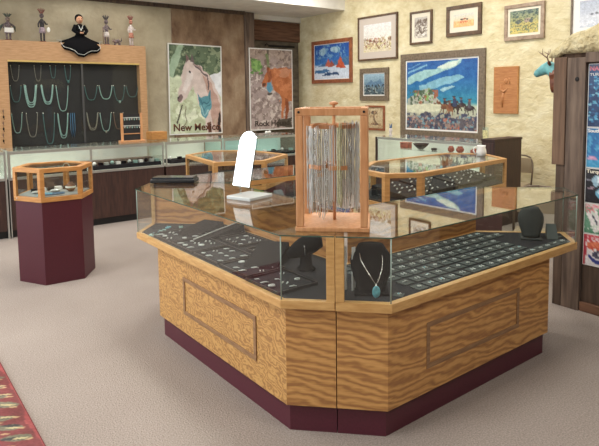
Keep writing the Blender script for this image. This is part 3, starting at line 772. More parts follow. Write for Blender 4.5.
cA = wall_case(1.335, 3.255, YF, 8.1, 1.04, .72, 'long glass counter under the black necklace board, dark walnut base', 'ivory')
cZ = wall_case(.35, 1.30, YF, 8.1, 1.04, .72, 'glass counter at the far left edge of the photo, mostly cut off', 'ivory')
cB = wall_case(3.285, 4.17, YF, 8.1, 1.04, .72, 'glass counter under the white horse poster', 'ivory')
cC = wall_case(4.20, 5.62, YF, 8.1, 1.04, .72, 'glass counter with a pale teal lining under the brown horse poster', 'teal_back')
mb = MB().box((.93, -.001, .72), (.955, .014, .995)); mb.build('centre_mullion', 'alu', cA)
MB().box((.955, .40, .72), (1.92, .56, .80)).build('dark_shelf', 'grey_plank', cA)
for xx in (1.318,):
    mb = MB().box((xx-.03, YF-.005, 0), (xx-.012, YF+.02, 1.04)).box((xx+.006-.002, YF-.005, 0), (xx+.015, YF+.02, 1.04)); tag(mb.build('chrome_upright', 'alu'), 'pair of chrome uprights joining the two left counters', 'support')
# jewellery rows in these counters
for (c0, c1, n_, lab, z_) in ((1.45, 2.2, 8, 'left half of the long counter', .72), (2.35, 3.2, 12, 'right half of the long counter', .72), (3.4, 4.1, 6, 'counter under the white horse poster', .72), (4.3, 5.5, 8, 'teal lined counter', .72)):
    o = MB().box((c0-.03, YF+.04, z_), (c1+.03, YF+.26, z_+.05)).build('tray_riser', 'tray'); tag(o, 'dark tray riser in the %s' % lab, 'tray', None)
    for i in range(n_):
        x_ = c0+(c1-c0)*i/(n_-1)
        o = (MB().box((-.026, -.03, 0), (.026, .02, .035)) if i % 3 else MB().ball((0, 0, .025), .026, 8)).build('jewellery_stand', ('white', 'turq_pale', 'silver_matt', 'velvet')[(i*7) % 4])
        o.location = (x_, YF+.12, z_+.05); tag(o, 'small piece in the %s, %s from the left' % (lab, ORD[i]), 'jewellery', 'pieces in the back wall counters')

# ------------------------------------------------ black necklace board
XB0, XB1, YBF = 1.596, 3.87, 9.528
nb = empty('necklace_cabinet', 'wide oak framed wall cabinet with a black necklace board behind sliding glass', 'cabinet', (XB0, YBF, 0))
WB = XB1-XB0
MB().box((0, 0, 2.226), (WB, .25, 2.514)).build('header', 'oak_panel', nb)
MB().box((0, 0, 0.924), (.162, .25, 2.226)).build('side_stile', 'oak_panel', nb)
MB().box((WB-.115, 0, 0.924), (WB, .25, 2.226)).build('side_stile', 'oak_panel', nb)
MB().box((.162, .13, 0.924), (WB-.115, .25, 2.226)).build('back_board', 'black_matt', nb)
MB().box((.162, .005, 2.200), (WB-.115, .04, 2.226)).build('brass_track', pbr('brass', (214, 186, 120), .35, .8), nb)
MB().box((.162, .005, 0.924), (WB-.115, .04, .94)).build('lower_track', 'black', nb)
xm = .162+(WB-.277)*.53
for a_, b_, y_ in ((.162, xm, .018), (xm-.04, WB-.115, .028)):
    MB().box((a_, y_, .94), (b_, y_+.005, 2.200)).build('sliding_glass', 'glass_dull', nb)
MB().box((xm-.015, .012, .94), (xm+.015, .017, 2.200)).build('centre_strip', pbr('dark_grey_strip', (64, 64, 64), .5), nb)
YN = YBF+.115
def necklace(xl, xr, yt, yb, mat, r, label, row, strands=1, pend=None, narrow=.35):
    a_ = onY(xl, yt, YN); b_ = onY(xr, yt, YN); c_ = onY((xl+xr)/2, yb, YN)
    top = (a_.z+b_.z)/2; w = (b_.x-a_.x)/2; L_ = top-c_.z; cx = (a_.x+b_.x)/2
    root = empty('turquoise_necklace' if 'urq' in label or 'teal' in label else 'bead_necklace', label, 'necklace', (cx, YN, top), 0, 'necklaces in the %s of the board' % row)
    for s_ in range(strands):
        k_ = 1-.10*s_
        pts = []
        for i in range(19):
            t_ = -1+2*i/18; zz = -L_*k_*(1-abs(t_)**(2.6 if narrow > .3 else 2.0))
            pts.append((w*k_*(abs(t_)**.75)*(1 if t_ > 0 else -1), -.004*s_, zz))
        MB().tube(pts, r*.98, 6).build('bead_strand', mat, root)
    for s_ in (-1, 1):
        MB().ball((s_*w, -.002, .004), .010, 8).build('pin', 'silver', root)
    if pend: MB().ball((0, -.006, -L_-.012), .02, 8, sc=(.9, .4, 1.2)).build('pendant', pend, root)
rowsL = ['top row', 'middle row', 'bottom row']
N_ = [(10.5, 19, 66, 81, 'grey_bead', .004, 'thin grey bead necklace, first of the top row', 0, 1, None), (34, 41, 66, 81, 'grey_bead', .0035, 'thin plain necklace, second of the top row', 0, 1, None),
      (50, 55.5, 66, 78, 'turq_dark', .005, 'short dark teal necklace, third of the top row', 0, 1, None), (64.5, 70.5, 66, 81, 'turq_dark', .006, 'short teal necklace, last of the top row', 0, 1, 'turq_dark'),
      (10, 21, 86, 102, 'turq_dark', .006, 'dim teal necklace, leftmost of the middle row', 1, 1, None), (24, 36.5, 85, 107, 'turq_pale', .008, 'thick three strand pale turquoise necklace in the middle row', 1, 3, None),
      (41, 53, 85, 104, 'turq_pale', .009, 'thick pale turquoise necklace right of the three strand one', 1, 2, None), (56, 68, 86, 111, 'turq_pale', .007, 'longest pale turquoise necklace of the middle row', 1, 1, None),
      (84.5, 97, 86, 100, 'turq_dark', .006, 'dark turquoise necklace just right of the centre strip, middle row', 1, 1, None), (99, 112, 86, 99, 'turq_pale', .0075, 'pale turquoise necklace, second right of the centre strip', 1, 1, None),
      (113.5, 124.5, 86, 101, 'turq_dark', .006, 'turquoise necklace with a pendant, right half of the middle row', 1, 1, 'turq_pale'), (126, 138, 86, 97, 'turq_dark', .006, 'shallow dark turquoise necklace, rightmost of the middle row', 1, 1, None),
      (11.5, 22, 113.5, 133, 'turq_pale', .006, 'pale silvery turquoise necklace, leftmost of the bottom row', 2, 1, None), (26, 37.5, 113.5, 137, 'grey_bead', .0055, 'brownish grey bead necklace, second of the bottom row', 2, 1, None),
      (43, 54.5, 113.5, 144, 'turq_dark', .0065, 'long dark turquoise necklace, third of the bottom row', 2, 1, None), (57.5, 68, 113.5, 138, 'turq_pale', .0065, 'blue turquoise double necklace left of the centre strip, bottom row', 2, 2, None),
      (86.5, 98, 113, 130, 'grey_bead', .006, 'grey double bead necklace right of the centre strip, bottom row', 2, 2, None), (100, 111, 113, 131, 'turq_pale', .0065, 'pale necklace in the bottom row, second right of centre strip', 2, 1, 'grey_bead'),
      (113.5, 123, 113, 129, 'brown_bead', .0055, 'brown bead necklace half behind the small oak rack', 2, 1, None)]
for xl, xr, yt, yb, mt, r_, lb, rw, st, pe in N_: necklace(xl, xr, yt, yb, mt, r_, lb, rowsL[rw], st, pe)
for i, xx in enumerate((71.2, 73.4)):
    p_ = onY(xx, 113, YN)
    o = MB().tube([(-.014, 0, 0), (-.017, 0, -.26), (0, 0, -.39), (.017, 0, -.26), (.014, 0, 0)], .006, 6, True).build('bead_necklace', 'blue_bead'); o.location = p_
    tag(o, 'narrow blue bead strand hanging beside the centre strip, %s one' % ('left' if i == 0 else 'right'), 'necklace')
# dangling earrings on the left stile
for i in range(6):
    p_ = onY(3.3+.4*(i % 2), 111+6*i, YBF-.008)
    o = MB().ball((0, 0, 0), .012, 6, sc=(1, .4, 1.3)).tube([(0, 0, .012), (0, 0, .035)], .003, 5).tube([(0, 0, -.012), (.006, 0, -.04)], .005, 5).build('hanging_earring', 'velvet' if i % 2 else 'brown_bead')
    o.location = p_; tag(o, 'dark earring hanging on the left oak stile, %s from the top' % ORD[i], 'earring', 'earrings hanging on the left stile')
# small oak earring rack on the counter
e0 = onY(121.5, 143, 7.78); rk = empty('earring_rack', 'small oak rack with rows of earrings on black, right end of counter', 'rack', (e0.x, 7.78, 1.04))
rw_, rh_ = .30, .40
bev(MB().box((-.02, -.05, 0), (rw_+.02, .06, .025)).build('rack_base', 'oak_light', rk), .002)
for x_ in (0, rw_-.03): MB().box((x_, -.012, .025), (x_+.03, .012, rh_)).build('rack_post', 'oak_light', rk)
MB().box((.03, .004, .025), (rw_-.03, .012, rh_-.01)).build('black_panel', 'black_matt', rk)
for z_ in (.11, .22, .33): MB().box((.03, -.01, z_), (rw_-.03, .004, z_+.012)).build('rack_bar', 'silver_matt' if z_ > .2 else 'oak_light', rk)
for i in range(7):
    for j in range(2):
        o = MB().ball((0, 0, 0), .009, 6, sc=(1, .4, 1.6)).tube([(0, 0, .01), (0, 0, .03)], .0022, 4).build('earring', 'turq_pale' if (i+j) % 2 else 'silver')
        o.location = (e0.x+.05+i*.034, 7.78-.014, 1.04+.11*(j+2)-.03+.012); tag(o, 'earring on the small oak rack, %s row, %s along' % (('lower', 'upper')[j], ORD[i]), 'earring', 'earrings on the small oak rack')
# little oak box right of it
o = bev(MB().box((3.26, 7.92, 1.04), (3.50, 8.12, 1.155)).build('oak_box', 'oak_orange'), .006); tag(o, 'low oak box at the end of the counter beside the horse poster', 'box')

# ------------------------------------------------ figurines on the cabinet
ZT = 2.514
def kachina(name, label, px, py_top, cols, w=1.0, prop=None, y=YBF+.12, mask=False, wings=False):
    p_ = onY(px, 43, y); top = onY(px, py_top, y).z; h = (top-ZT)/1.2
    r_ = empty(name, label, 'figurine', (p_.x, y, ZT))
    body, kilt, head, acc = cols; r_.scale = (1.2, 1.2, 1.2)
    MB().lathe([(.042, 0), (.044, .006), (.038, .014)], seg=14).build('base', pbr('fig_base_%s' % name, (110, 60, 50), .7), r_)
    hh = h/.36
    def Z(z): return .014+z*hh
    mb = MB()
    for s_ in (-1, 1):
        mb.tube([(s_*.017*w, 0, Z(0)), (s_*.019*w, .004, Z(.05)), (s_*.018*w, 0, Z(.10)), (s_*.012*w, 0, Z(.13))], [.010, .012, .013, .014], 8)
        mb.ball((s_*.018*w, -.012, Z(.004)), .013, 7, sc=(.8, 1.5, .6))
    mb.tube([(0, 0, Z(.11)), (0, 0, Z(.15)), (0, 0, Z(.19)), (0, 0, Z(.22)), (0, 0, Z(.235))], [.026*w, .024*w, .030*w, .024*w, .012], 10)
    for s_ in (-1, 1):
        mb.tube([(s_*.024*w, 0, Z(.212)), (s_*.046*w, -.006, Z(.18)), (s_*.052*w, -.03, Z(.15+(.03 if s_ > 0 else 0)))], [.010, .009, .008], 7)
        mb.ball((s_*.052*w, -.036, Z(.148+(.03 if s_ > 0 else 0))), .010, 7)
    mb.build('body', body, r_)
    MB().lathe([(.028*w, Z(.145)-0), (.036*w, Z(.12)), (.042*w, Z(.085)), (.038*w, Z(.084))], seg=12).build('kilt', kilt, r_)
    hd = MB(); hd.ball((0, 0, Z(.265)), .027, 10, sc=(1, 1, 1.15)); hd.tube([(0, -.024, Z(.258)), (0, -.045, Z(.252))], [.010, .006], 7)
    ho = hd.build('head', head, r_)
    ft = MB()
    for q in range(5):
        a_ = (q-2)*.5; ft.tube([(.012*sin(a_), .006, Z(.285)), (.04*sin(a_), .012, Z(.325)), (.055*sin(a_)*w, .016, Z(.352-.008*abs(q-2)))], [.004, .008, .003], 5)
    ft.build('feather_headdress', acc, ho)
    for s_ in (-1, 1): MB().ball((s_*.011, -.023, Z(.272)), .004, 6).build('eye', 'velvet', ho)
    if prop == 'shield': pr = MB().ball((.066*w, -.035, Z(.12)), .026, 10, sc=(.8, .3, 1.3)).build('white_pouch', 'white', r_)
    elif prop == 'sign': pr = MB().box((-.05, -.05, Z(.09)), (.05, -.042, Z(.15))).build('white_panel', 'white', r_)
    elif prop == 'staff': pr = MB().tube([(-.06, -.036, Z(0)), (-.06, -.036, Z(.2))], .004, 6).build('staff', 'brown_bead', r_)
    if wings:
        for s_ in (-1, 1): MB().tube([(s_*.04, .01, Z(.2)), (s_*.075, .02, Z(.17)), (s_*.085, .02, Z(.11))], [.012, .016, .004], 6).build('wing', acc, r_)
    return r_
pbr('fd1', (96, 84, 86), .7, noise=(60, .4)); pbr('fd2', (52, 48, 50), .7, noise=(50, .5)); pbr('fd3', (128, 112, 102), .7, noise=(60, .3)); pbr('fd4', (170, 116, 96), .7, noise=(40, .3)); pbr('fdg', (66, 76, 68), .7, noise=(60, .4)); pbr('fdr', (120, 76, 66), .7, noise=(60, .4)); pbr('fdw', (196, 186, 182), .7, noise=(50, .15)); pbr('fdl', (150, 134, 142), .7, noise=(50, .2))
kachina('kachina_doll', 'grey feathered dancer figurine holding a white panel, leftmost on the cabinet', 9, 13, (_m['fd1'], _m['fdl'], _m['fd3'], _m['fdg']), 1.1, 'sign', wings=True)
kachina('kachina_doll', 'tall black figurine with a white pouch, second from the left on the cabinet', 43, 8, (_m['fd2'], _m['fdl'], _m['fd1'], _m['fdr']), 1.0, 'shield')
kachina('kachina_doll', 'grey figurine with white kilt, just right of the seated black doll', 107, 15, (_m['fd1'], _m['fdw'], _m['fd1'], _m['fd2']), 1.0, 'staff')
kachina('kachina_doll', 'orange and white figurine on a dark stand, rightmost on the cabinet', 131.5, 15, (_m['fdw'], _m['fd4'], _m['fd4'], _m['fdr']), .9)
# small crouching animal figurine
p_ = onY(117.5, 44, YBF+.12); an = empty('animal_figurine', 'small dark crouching animal figurine between two standing figurines', 'figurine', (p_.x, YBF+.12, ZT)); an.scale = (1.2, 1.2, 1.2)
MB().tube([(-.035, 0, .035), (-.015, 0, .06), (.01, 0, .065), (.03, 0, .05)], [.018, .026, .028, .018], 10).tube([(-.03, -.01, .03), (-.035, -.012, 0)], .010, 7).tube([(-.03, .012, .03), (-.035, .014, 0)], .010, 7).tube([(.026, -.012, .04), (.03, -.014, 0)], .012, 7).tube([(.026, .012, .04), (.03, .014, 0)], .012, 7).build('body', _m['fd1'], an)
MB().ball((-.05, -.004, .062), .020, 9, sc=(1.2, .9, 1)).tube([(-.055, .01, .075), (-.058, .012, .1)], [.006, .002], 5).tube([(-.045, -.012, .075), (-.046, -.014, .1)], [.006, .002], 5).build('head', _m['fd3'], an)
MB().tube([(.045, 0, .05), (.06, 0, .08), (.055, 0, .11)], [.008, .007, .004], 6).build('tail', _m['fd1'], an)
# seated doll in a black velvet dress, skirt falling over the header
p_ = onY(82, 42, YBF-.02); sd = empty('seated_doll', 'seated doll in a wide black dress with silver rickrack, on the cabinet edge', 'doll', (p_.x, YBF+.075, ZT)); sd.scale = (1.2, 1.2, 1.2)
v = []; n_ = 28
prof = [(.045, .13), (.06, .10), (.12, .065), (.20, .03), (.245, -.02)]
for k_, (r_, z_) in enumerate(prof):
    for i in range(n_):
        t_ = 2*PI*i/n_; w_ = 1+.09*sin(7*t_+.6)*k_/4; x_ = r_*cos(t_)*w_*1.12; y_ = r_*sin(t_)*w_*.52-.005
        z2 = z_
        if y_ < -.055: z2 = z_ - (-.055-y_)*1.9*(k_ > 2)
        y_ = max(y_, -.085 - .01*k_ + .012*sin(9*t_)) if z2 < .01 else y_
        if y_ > -.052: z2 = max(z2, .006)
        v.append((x_, y_, z2))
f = [(i*n_+k_, i*n_+(k_+1) % n_, (i+1)*n_+(k_+1) % n_, (i+1)*n_+k_) for i in range(4) for k_ in range(n_)]
f = [tuple(reversed(q)) for q in f]
sk = MB().add(v, f, 0, True).build('skirt', 'velvet', sd); so = sk.modifiers.new('s', 'SOLIDIFY'); so.thickness = .006
hem = MB().tube([(a*1.0, b-.004, c+.03) for a, b, c in v[4*n_:]], .0035, 5, True).build('silver_trim', 'silver_matt', sd)
MB().tube([(0, 0, .10), (0, 0, .15), (0, 0, .20), (0, 0, .24), (0, 0, .26)], [.05, .048, .060, .05, .02], 12).tube([(-.05, 0, .235), (-.085, -.02, .17), (-.05, -.07, .13), (-.01, -.08, .135)], [.026, .024, .020, .016], 8).tube([(.05, 0, .235), (.085, -.02, .17), (.05, -.07, .13), (.01, -.08, .135)], [.026, .024, .020, .016], 8).build('bodice', 'velvet', sd)
_h = MB().tube([(0, 0, .245), (0, 0, .29)], .018, 8).ball((0, -.008, .315), .048, 12, sc=(.95, .9, 1.1)).ball((0, -.053, .31), .007, 6)
sh_ = _h.build('head', 'skin_tan', sd)
for s_ in (-1, 1): MB().ball((s_*.016, -.049, .325), .0055, 6).build('eye', 'velvet', sh_)
MB().box((-.012, -.053, .290), (.012, -.046, .294)).build('mouth', pbr('doll_red', (150, 50, 50), .5), sh_)
MB().ball((0, .01, .33), .054, 12, sc=(1, .9, 1.1)).ball((0, .05, .30), .026, 8).build('hair', 'velvet', sh_)
MB().tube([(-.03, -.052, .24), (-.01, -.062, .19), (.0, -.064, .18), (.01, -.062, .19), (.03, -.052, .24)], .004, 5).ball((0, -.066, .175), .012, 6).ball((-.02, -.062, .2), .006, 6).ball((.02, -.062, .2), .006, 6).build('squash_blossom_necklace', 'silver_matt', sd)
for s_ in (-1, 1): MB().ball((s_*.012, -.09, .135), .014, 7).build('hand', 'skin_tan', sd)

# ============================================================ POSTERS AND PICTURES
def hang(o, wall, c, extra=0):
    """wall 'b': faces -y; wall 'r': faces -x; c = bottom-left corner as seen"""
    o.location = c
    if wall == 'r': o.rotation_euler = (0, 0, -PI/2)
def poster(name, label, w, h, border=.014):
    r_ = empty(name, label, 'poster')
    MB().box((0, 0, 0), (w, .006, h)).build('paper_sheet', 'paper', r_); return r_, border
# white horse
w, h = 1.08, 1.65
p1, b_ = poster('horse_poster', 'tall poster of a white horse wearing turquoise necklaces, titled New Mexico', w, h, .022)
GRN = (86, 104, 78); GRN2 = (60, 80, 58); FLD = (196, 206, 178); HW = (206, 190, 184); HP = (190, 160, 152); HD = (120, 98, 98)
sh = [('n', (-.1, -.1, 1.1, .34), 14, .55, GRN2), ('n', (-.1, -.1, 1.1, .34), 22, .62, (128, 142, 112)), ('p', [(.28, -.1), (.33, -.1), (.08, .36), (-.1, .36), (-.1, .3)], (150, 174, 148)),
      ('n', (-.1, .40, 1.1, 1.1), 20, .62, (176, 184, 152)), ('n', (-.1, .40, 1.1, 1.1), 9, .68, (214, 220, 196)),
      ('p', [(.78, .32), (1.05, .29), (1.05, .62), (.86, .5)], (222, 224, 228)),
      ('p', [(.42, .22), (.62, .24), (.80, .34), (.92, .52), (1.0, .66), (1.02, 1.02), (.70, 1.02), (.66, .84), (.52, .66), (.46, .48)], HW),
      ('p', [(.60, .30), (.80, .42), (.97, .66), (1.0, 1.02), (.86, 1.02), (.80, .84), (.72, .5)], (184, 152, 140)),
      ('p', [(.34, .17), (.46, .19), (.52, .28), (.50, .40), (.40, .50), (.34, .58), (.22, .65), (.15, .62), (.15, .54), (.22, .42), (.24, .28)], HW),
      ('p', [(.32, .30), (.44, .30), (.40, .44), (.28, .54), (.24, .50)], (214, 204, 200)), ('e', (.19), .60, .055, .035, HD), ('e', .155, .585, .02, .012, (60, 50, 54)),
      ('p', [(.33, .20), (.31, .09), (.38, .17)], HD), ('p', [(.40, .19), (.43, .07), (.49, .21)], (96, 84, 84)), ('e', .375, .305, .028, .014, (46, 40, 42)),
      ('l', [(.46, .22), (.60, .26), (.70, .34)], .012, (150, 128, 124)), ('l', [(.50, .24), (.72, .33), (.76, .50)], .008, (90, 76, 80)),
      ('p', [(.52, .54), (.60, .60), (.72, .58), (.80, .50), (.80, .66), (.74, .78), (.66, .84), (.60, .78), (.54, .68)], (92, 148, 160)),
      ('l', [(.53, .56), (.62, .68), (.76, .62), (.79, .52)], .008, (60, 110, 128)), ('l', [(.54, .62), (.64, .74), (.77, .66)], .007, (62, 116, 132)), ('l', [(.58, .70), (.66, .79), (.74, .74)], .007, (150, 190, 196)),
      ('l', [(.24, .67), (.17, .80), (.13, .88)], .008, (66, 60, 48)), ('l', [(.30, .70), (.29, .85), (.25, .92)], .005, (120, 112, 92)),
      ('p', [(.70, .88), (.78, .86), (.80, 1.02), (.72, 1.02)], (98, 60, 44)), ('p', [(.93, .78), (.97, .76), (.99, 1.0), (.93, 1.0)], (52, 40, 40)), ('p', [(.84, .84), (.90, .82), (.90, 1.0), (.86, 1.0)], (190, 170, 150))]
art('horse_picture', w-2*b_, h-2*b_, [(0, GRN), (.34, GRN), (.36, FLD), (1, (190, 200, 168))], sh, p1, nx=120, jit=8, y=-.001, x0=b_, z0=b_)
text('New Mexico', .185, w*.88, p1, pbr('poster_brown_ink', (46, 22, 16), .6), .08, .07, -.004, .004)
text('New Mexico', .185, w*.88, p1, pbr('poster_gold_ink', (128, 66, 26), .6), .078, .074, -.0055, -.004)
p1.location = (4.35, YW-.036, .968); p1.rotation_euler = (0, .012, 0)
# brown horse
w, h = 1.05, 1.632
p2, b_ = poster('horse_poster', 'poster of a chestnut horse in a turquoise necklace, smaller lettering, in the corner', w, h, .02)
ROCK = (160, 144, 142); CH = (176, 104, 62); CH2 = (140, 76, 44)
sh = [('n', (-.1, -.1, 1.1, .22), 16, .5, (126, 108, 98)), ('n', (-.1, -.1, 1.1, .24), 30, .62, (170, 152, 140)), ('l', [(.42, -.1), (.42, .3)], .012, (96, 84, 70)), ('l', [(.40, .06), (.44, .24)], .02, (110, 124, 84)),
      ('n', (-.1, .2, 1.1, 1.1), 20, .60, (134, 118, 114)), ('n', (-.1, .2, 1.1, 1.1), 26, .70, (196, 184, 178)),
      ('e', .15, .20, .12, .07, (122, 160, 88)), ('n', (.02, .12, .30, .30), 30, .5, (90, 130, 66)),
      ('p', [(.44, .26), (.60, .24), (1.05, .22), (1.05, .68), (.96, .64), (.86, .66), (.74, .62), (.62, .54), (.52, .42)], CH),
      ('p', [(.62, .25), (1.05, .23), (1.05, .32), (.7, .34)], (198, 138, 104)), ('n', (.56, .24, 1.1, .66), 14, .6, (194, 122, 80)),
      ('p', [(.78, .6), (.90, .62), (.90, .76), (.86, .90), (.80, .90), (.84, .76)], CH2), ('p', [(.72, .56), (.82, .6), (.80, .78), (.76, .86), (.72, .86), (.74, .74)], (184, 112, 70)),
      ('p', [(.46, .24), (.56, .28), (.54, .36), (.44, .42), (.34, .48), (.26, .46), (.28, .38), (.36, .30)], CH), ('p', [(.38, .28), (.50, .27), (.52, .36), (.42, .40)], CH2),
      ('e', .31, .45, .04, .02, (90, 52, 40)), ('p', [(.38, .42), (.48, .40), (.54, .48), (.46, .54), (.38, .50)], (96, 150, 176)), ('e', .42, .26, .03, .03, CH2),
      ('e', .46, .56, .05, .018, (70, 64, 60)), ('e', .8, .89, .10, .02, (60, 54, 50)), ('p', [(.66, .88), (.98, .86), (.98, .98), (.6, .98)], (78, 72, 64))]
art('horse_picture', w-2*b_, h-2*b_, [(0, (150, 132, 120)), (.24, ROCK), (1, (168, 152, 148))], sh, p2, nx=110, jit=9, y=-.001, x0=b_, z0=b_)
text('Rock Hound', .15, w*.80, p2, pbr('poster_dark_ink', (56, 46, 40), .6), .11, .085, -.004, .004)
p2.location = (6.036, YW-.07, .972)

def frame(name, label, px, mat, fw, depth=.04, mat2=None, mw=.0, liner=None, X=XW):
    """px = (xl, yt_l, yb_l, xr, yt_r, yb_r): outer corners measured in the photograph, on the right wall"""
    xl, ytl, ybl, xr, ytr, ybr = px; fw *= 1.2; mw *= 1.2
    a_ = onX(xl, ytl, X-depth); b_ = onX(xl, ybl, X-depth); c_ = onX(xr, ytr, X-depth); d_ = onX(xr, ybr, X-depth)
    yl = (a_.y+b_.y)/2; yr = (c_.y+d_.y)/2; zt = (a_.z+c_.z)/2; zb = (b_.z+d_.z)/2; w, h = yl-yr, zt-zb
    r_ = empty(name, label, 'picture', (X-.001, yl, zb), -PI/2)
    mb = MB()
    for q in ((0, 0, w, fw), (0, h-fw, w, h), (0, fw, fw, h-fw), (w-fw, fw, w, h-fw)): mb.box((q[0], -depth, q[1]), (q[2], 0, q[3]))
    bev(mb.build('picture_frame', mat, r_), .004)
    inw, inh, o_ = w-2*fw, h-2*fw, fw
    if mat2:
        MB().box((fw, -.018, fw), (w-fw, -.002, h-fw)).build('mat_board', mat2, r_)
    return r_, (o_+mw, o_+mw, inw-2*mw, inh-2*mw)
def pic(label, px, mat, fw, mat2, mw, bg, sh, nx=64, jit=10, name='framed_painting', warp=.02):
    r_, (x0, z0, w, h) = frame(name, label, px, mat, fw, .035, mat2, mw)
    art('painted_canvas', w, h, bg, sh, r_, nx=nx, jit=jit, y=-.0195, x0=x0, z0=z0, warp=warp); return r_
M['fr_red'] = grain('reddish_frame', (158, 96, 64), (120, 70, 46), (2, 2, 2), 8)
M['fr_grey'] = grain('grey_brown_frame', (134, 118, 98), (92, 80, 66), (2, 2, 2), 14)
M['fr_dark'] = grain('dark_brown_frame', (110, 84, 60), (74, 56, 42), (2, 2, 2), 8)
M['fr_wash'] = grain('washed_wood_frame', (178, 156, 134), (134, 112, 92), (2, 2, 2), 8)
M['mat_pink'] = pbr('pinkish_grey_mat', (196, 184, 172), .7); M['mat_cream'] = pbr('cream_mat', (226, 218, 198), .7); M['mat_white'] = pbr('white_mat', (236, 234, 228), .7)
pic('painting of red tepees under a deep blue sky, reddish frame, nearest the corner', (311.5, 41, 84, 351.5, 38, 82), 'fr_red', .062, 'mat_white', .012,
    [(0, (36, 76, 150)), (.55, (52, 110, 176)), (.62, (196, 210, 224)), (1, (206, 216, 228))],
    [('e', .25, .2, .12, .1, (140, 172, 190)), ('e', .62, .16, .14, .09, (152, 182, 196)), ('n', (.05, .02, .9, .4), 16, .6, (104, 146, 180)),
     ('p', [(.2, .6), (.42, .46), (.6, .5), (.98, .38), (1, .62), (0, .64)], (70, 110, 150)), ('p', [(.33, .64), (.42, .40), (.52, .64)], (176, 92, 74)), ('p', [(.44, .66), (.52, .44), (.60, .66)], (150, 76, 60)), ('p', [(.64, .70), (.76, .36), (.90, .70)], (186, 84, 56)),
     ('l', [(.74, .3), (.78, .42)], .01, (90, 70, 60)), ('p', [(.02, .74), (.4, .72), (.5, .80), (.2, .84), (0, .82)], (58, 104, 148)), ('p', [(.3, .84), (.7, .82), (.72, .90), (.2, .92)], (36, 70, 110))])
pic('large pale watercolour of riders on a mesa, pinkish mat and dark frame', (357.5, 18, 61, 397, 11.5, 59), 'fr_dark', .028, 'mat_pink', .10,
    [(0, (218, 216, 214)), (.5, (222, 218, 208)), (1, (212, 200, 172))],
    [('n', (.0, .5, 1, .95), 12, .52, (188, 168, 130)), ('n', (.0, .5, 1, .9), 18, .66, (130, 100, 76)), ('n', (.1, .45, .8, .8), 22, .72, (168, 110, 96)), ('n', (0, .7, 1, 1), 10, .6, (206, 196, 150)), ('e', .25, .6, .04, .05, (120, 70, 56)), ('e', .4, .62, .03, .05, (110, 80, 60))])
pic('small upright monochrome print with a white mat, dark frame', (409.5, 12.5, 45, 431.5, 9, 43), 'fr_dark', .03, 'mat_cream', .055,
    [(0, (196, 190, 180)), (.3, (150, 140, 130)), (1, (186, 178, 164))],
    [('n', (0, .1, 1, .9), 10, .5, (112, 96, 82)), ('n', (0, .3, 1, 1), 14, .62, (216, 210, 198)), ('l', [(.5, .2), (.35, .6), (.6, .8)], .03, (96, 80, 70)), ('e', .7, .85, .12, .06, (232, 228, 220))])
pic('small painting of running horses on orange sand, brown frame, top row', (446, 7.5, 38, 481, 1.5, 33), 'fr_dark', .05, 'mat_cream', .065,
    [(0, (206, 206, 196)), (.45, (220, 208, 176)), (.6, (222, 168, 116)), (1, (220, 176, 116))],
    [('e', .4, .42, .08, .07, (80, 60, 54)), ('e', .55, .40, .08, .06, (146, 80, 56)), ('e', .68, .44, .05, .07, (60, 56, 60)), ('e', .5, .62, .2, .1, (206, 112, 72)), ('n', (0, .5, 1, 1), 12, .62, (232, 196, 136))])
pic('painting of horses in yellow scrub, washed wood frame, above the carved panel', (504, 5.5, 41, 544, 1, 38), 'fr_wash', .045, 'mat_cream', .03,
    [(0, (112, 128, 112)), (.25, (146, 152, 116)), (.6, (190, 176, 104)), (1, (204, 186, 106))],
    [('n', (0, 0, 1, .3), 14, .55, (70, 88, 84)), ('n', (0, .2, 1, 1), 16, .62, (126, 136, 100)), ('e', .3, .5, .1, .1, (92, 100, 92)), ('e', .62, .45, .1, .1, (158, 140, 124)), ('e', .75, .5, .07, .09, (90, 98, 96)), ('n', (.1, .3, .9, .9), 24, .75, (70, 76, 66))])
pic('snowy landscape with two distant riders, thin grey frame, cut by the frame edge', (570.5, -6, 37, 632, -16, 33), 'fr_grey', .022, 'mat_white', .075,
    [(0, (176, 184, 198)), (.4, (190, 196, 208)), (.6, (208, 212, 220)), (1, (196, 202, 212))],
    [('e', .30, .52, .05, .03, (110, 112, 124)), ('e', .42, .50, .05, .035, (104, 106, 118)), ('n', (0, .6, 1, 1), 8, .6, (220, 222, 228))])
pic('small blue landscape in a wide grey-green frame under the watercolour', (359.5, 69, 101.5, 388, 67, 99.5), 'fr_grey', .075, 'mat_white', .015,
    [(0, (150, 176, 192)), (.4, (120, 148, 162)), (1, (60, 76, 84))],
    [('p', [(.1, .5), (.35, .28), (.5, .4), (.8, .25), (1, .55), (1, .6), (0, .6)], (92, 122, 146)), ('n', (0, .5, 1, 1), 12, .55, (36, 48, 52)), ('n', (0, .5, 1, 1), 16, .7, (150, 160, 156))])
pic('small brown figure picture, partly hidden by the necklace stand top', (365, 106, 130.5, 384, 105, 130), 'fr_red', .03, None, .005,
    [(0, (200, 182, 146)), (1, (186, 166, 130))],
    [('e', .45, .25, .18, .1, (92, 76, 66)), ('l', [(.45, .3), (.45, .6), (.6, .8)], .05, (120, 96, 74)), ('e', .5, .8, .25, .07, (110, 86, 70)), ('n', (0, 0, 1, 1), 9, .7, (160, 130, 96))])
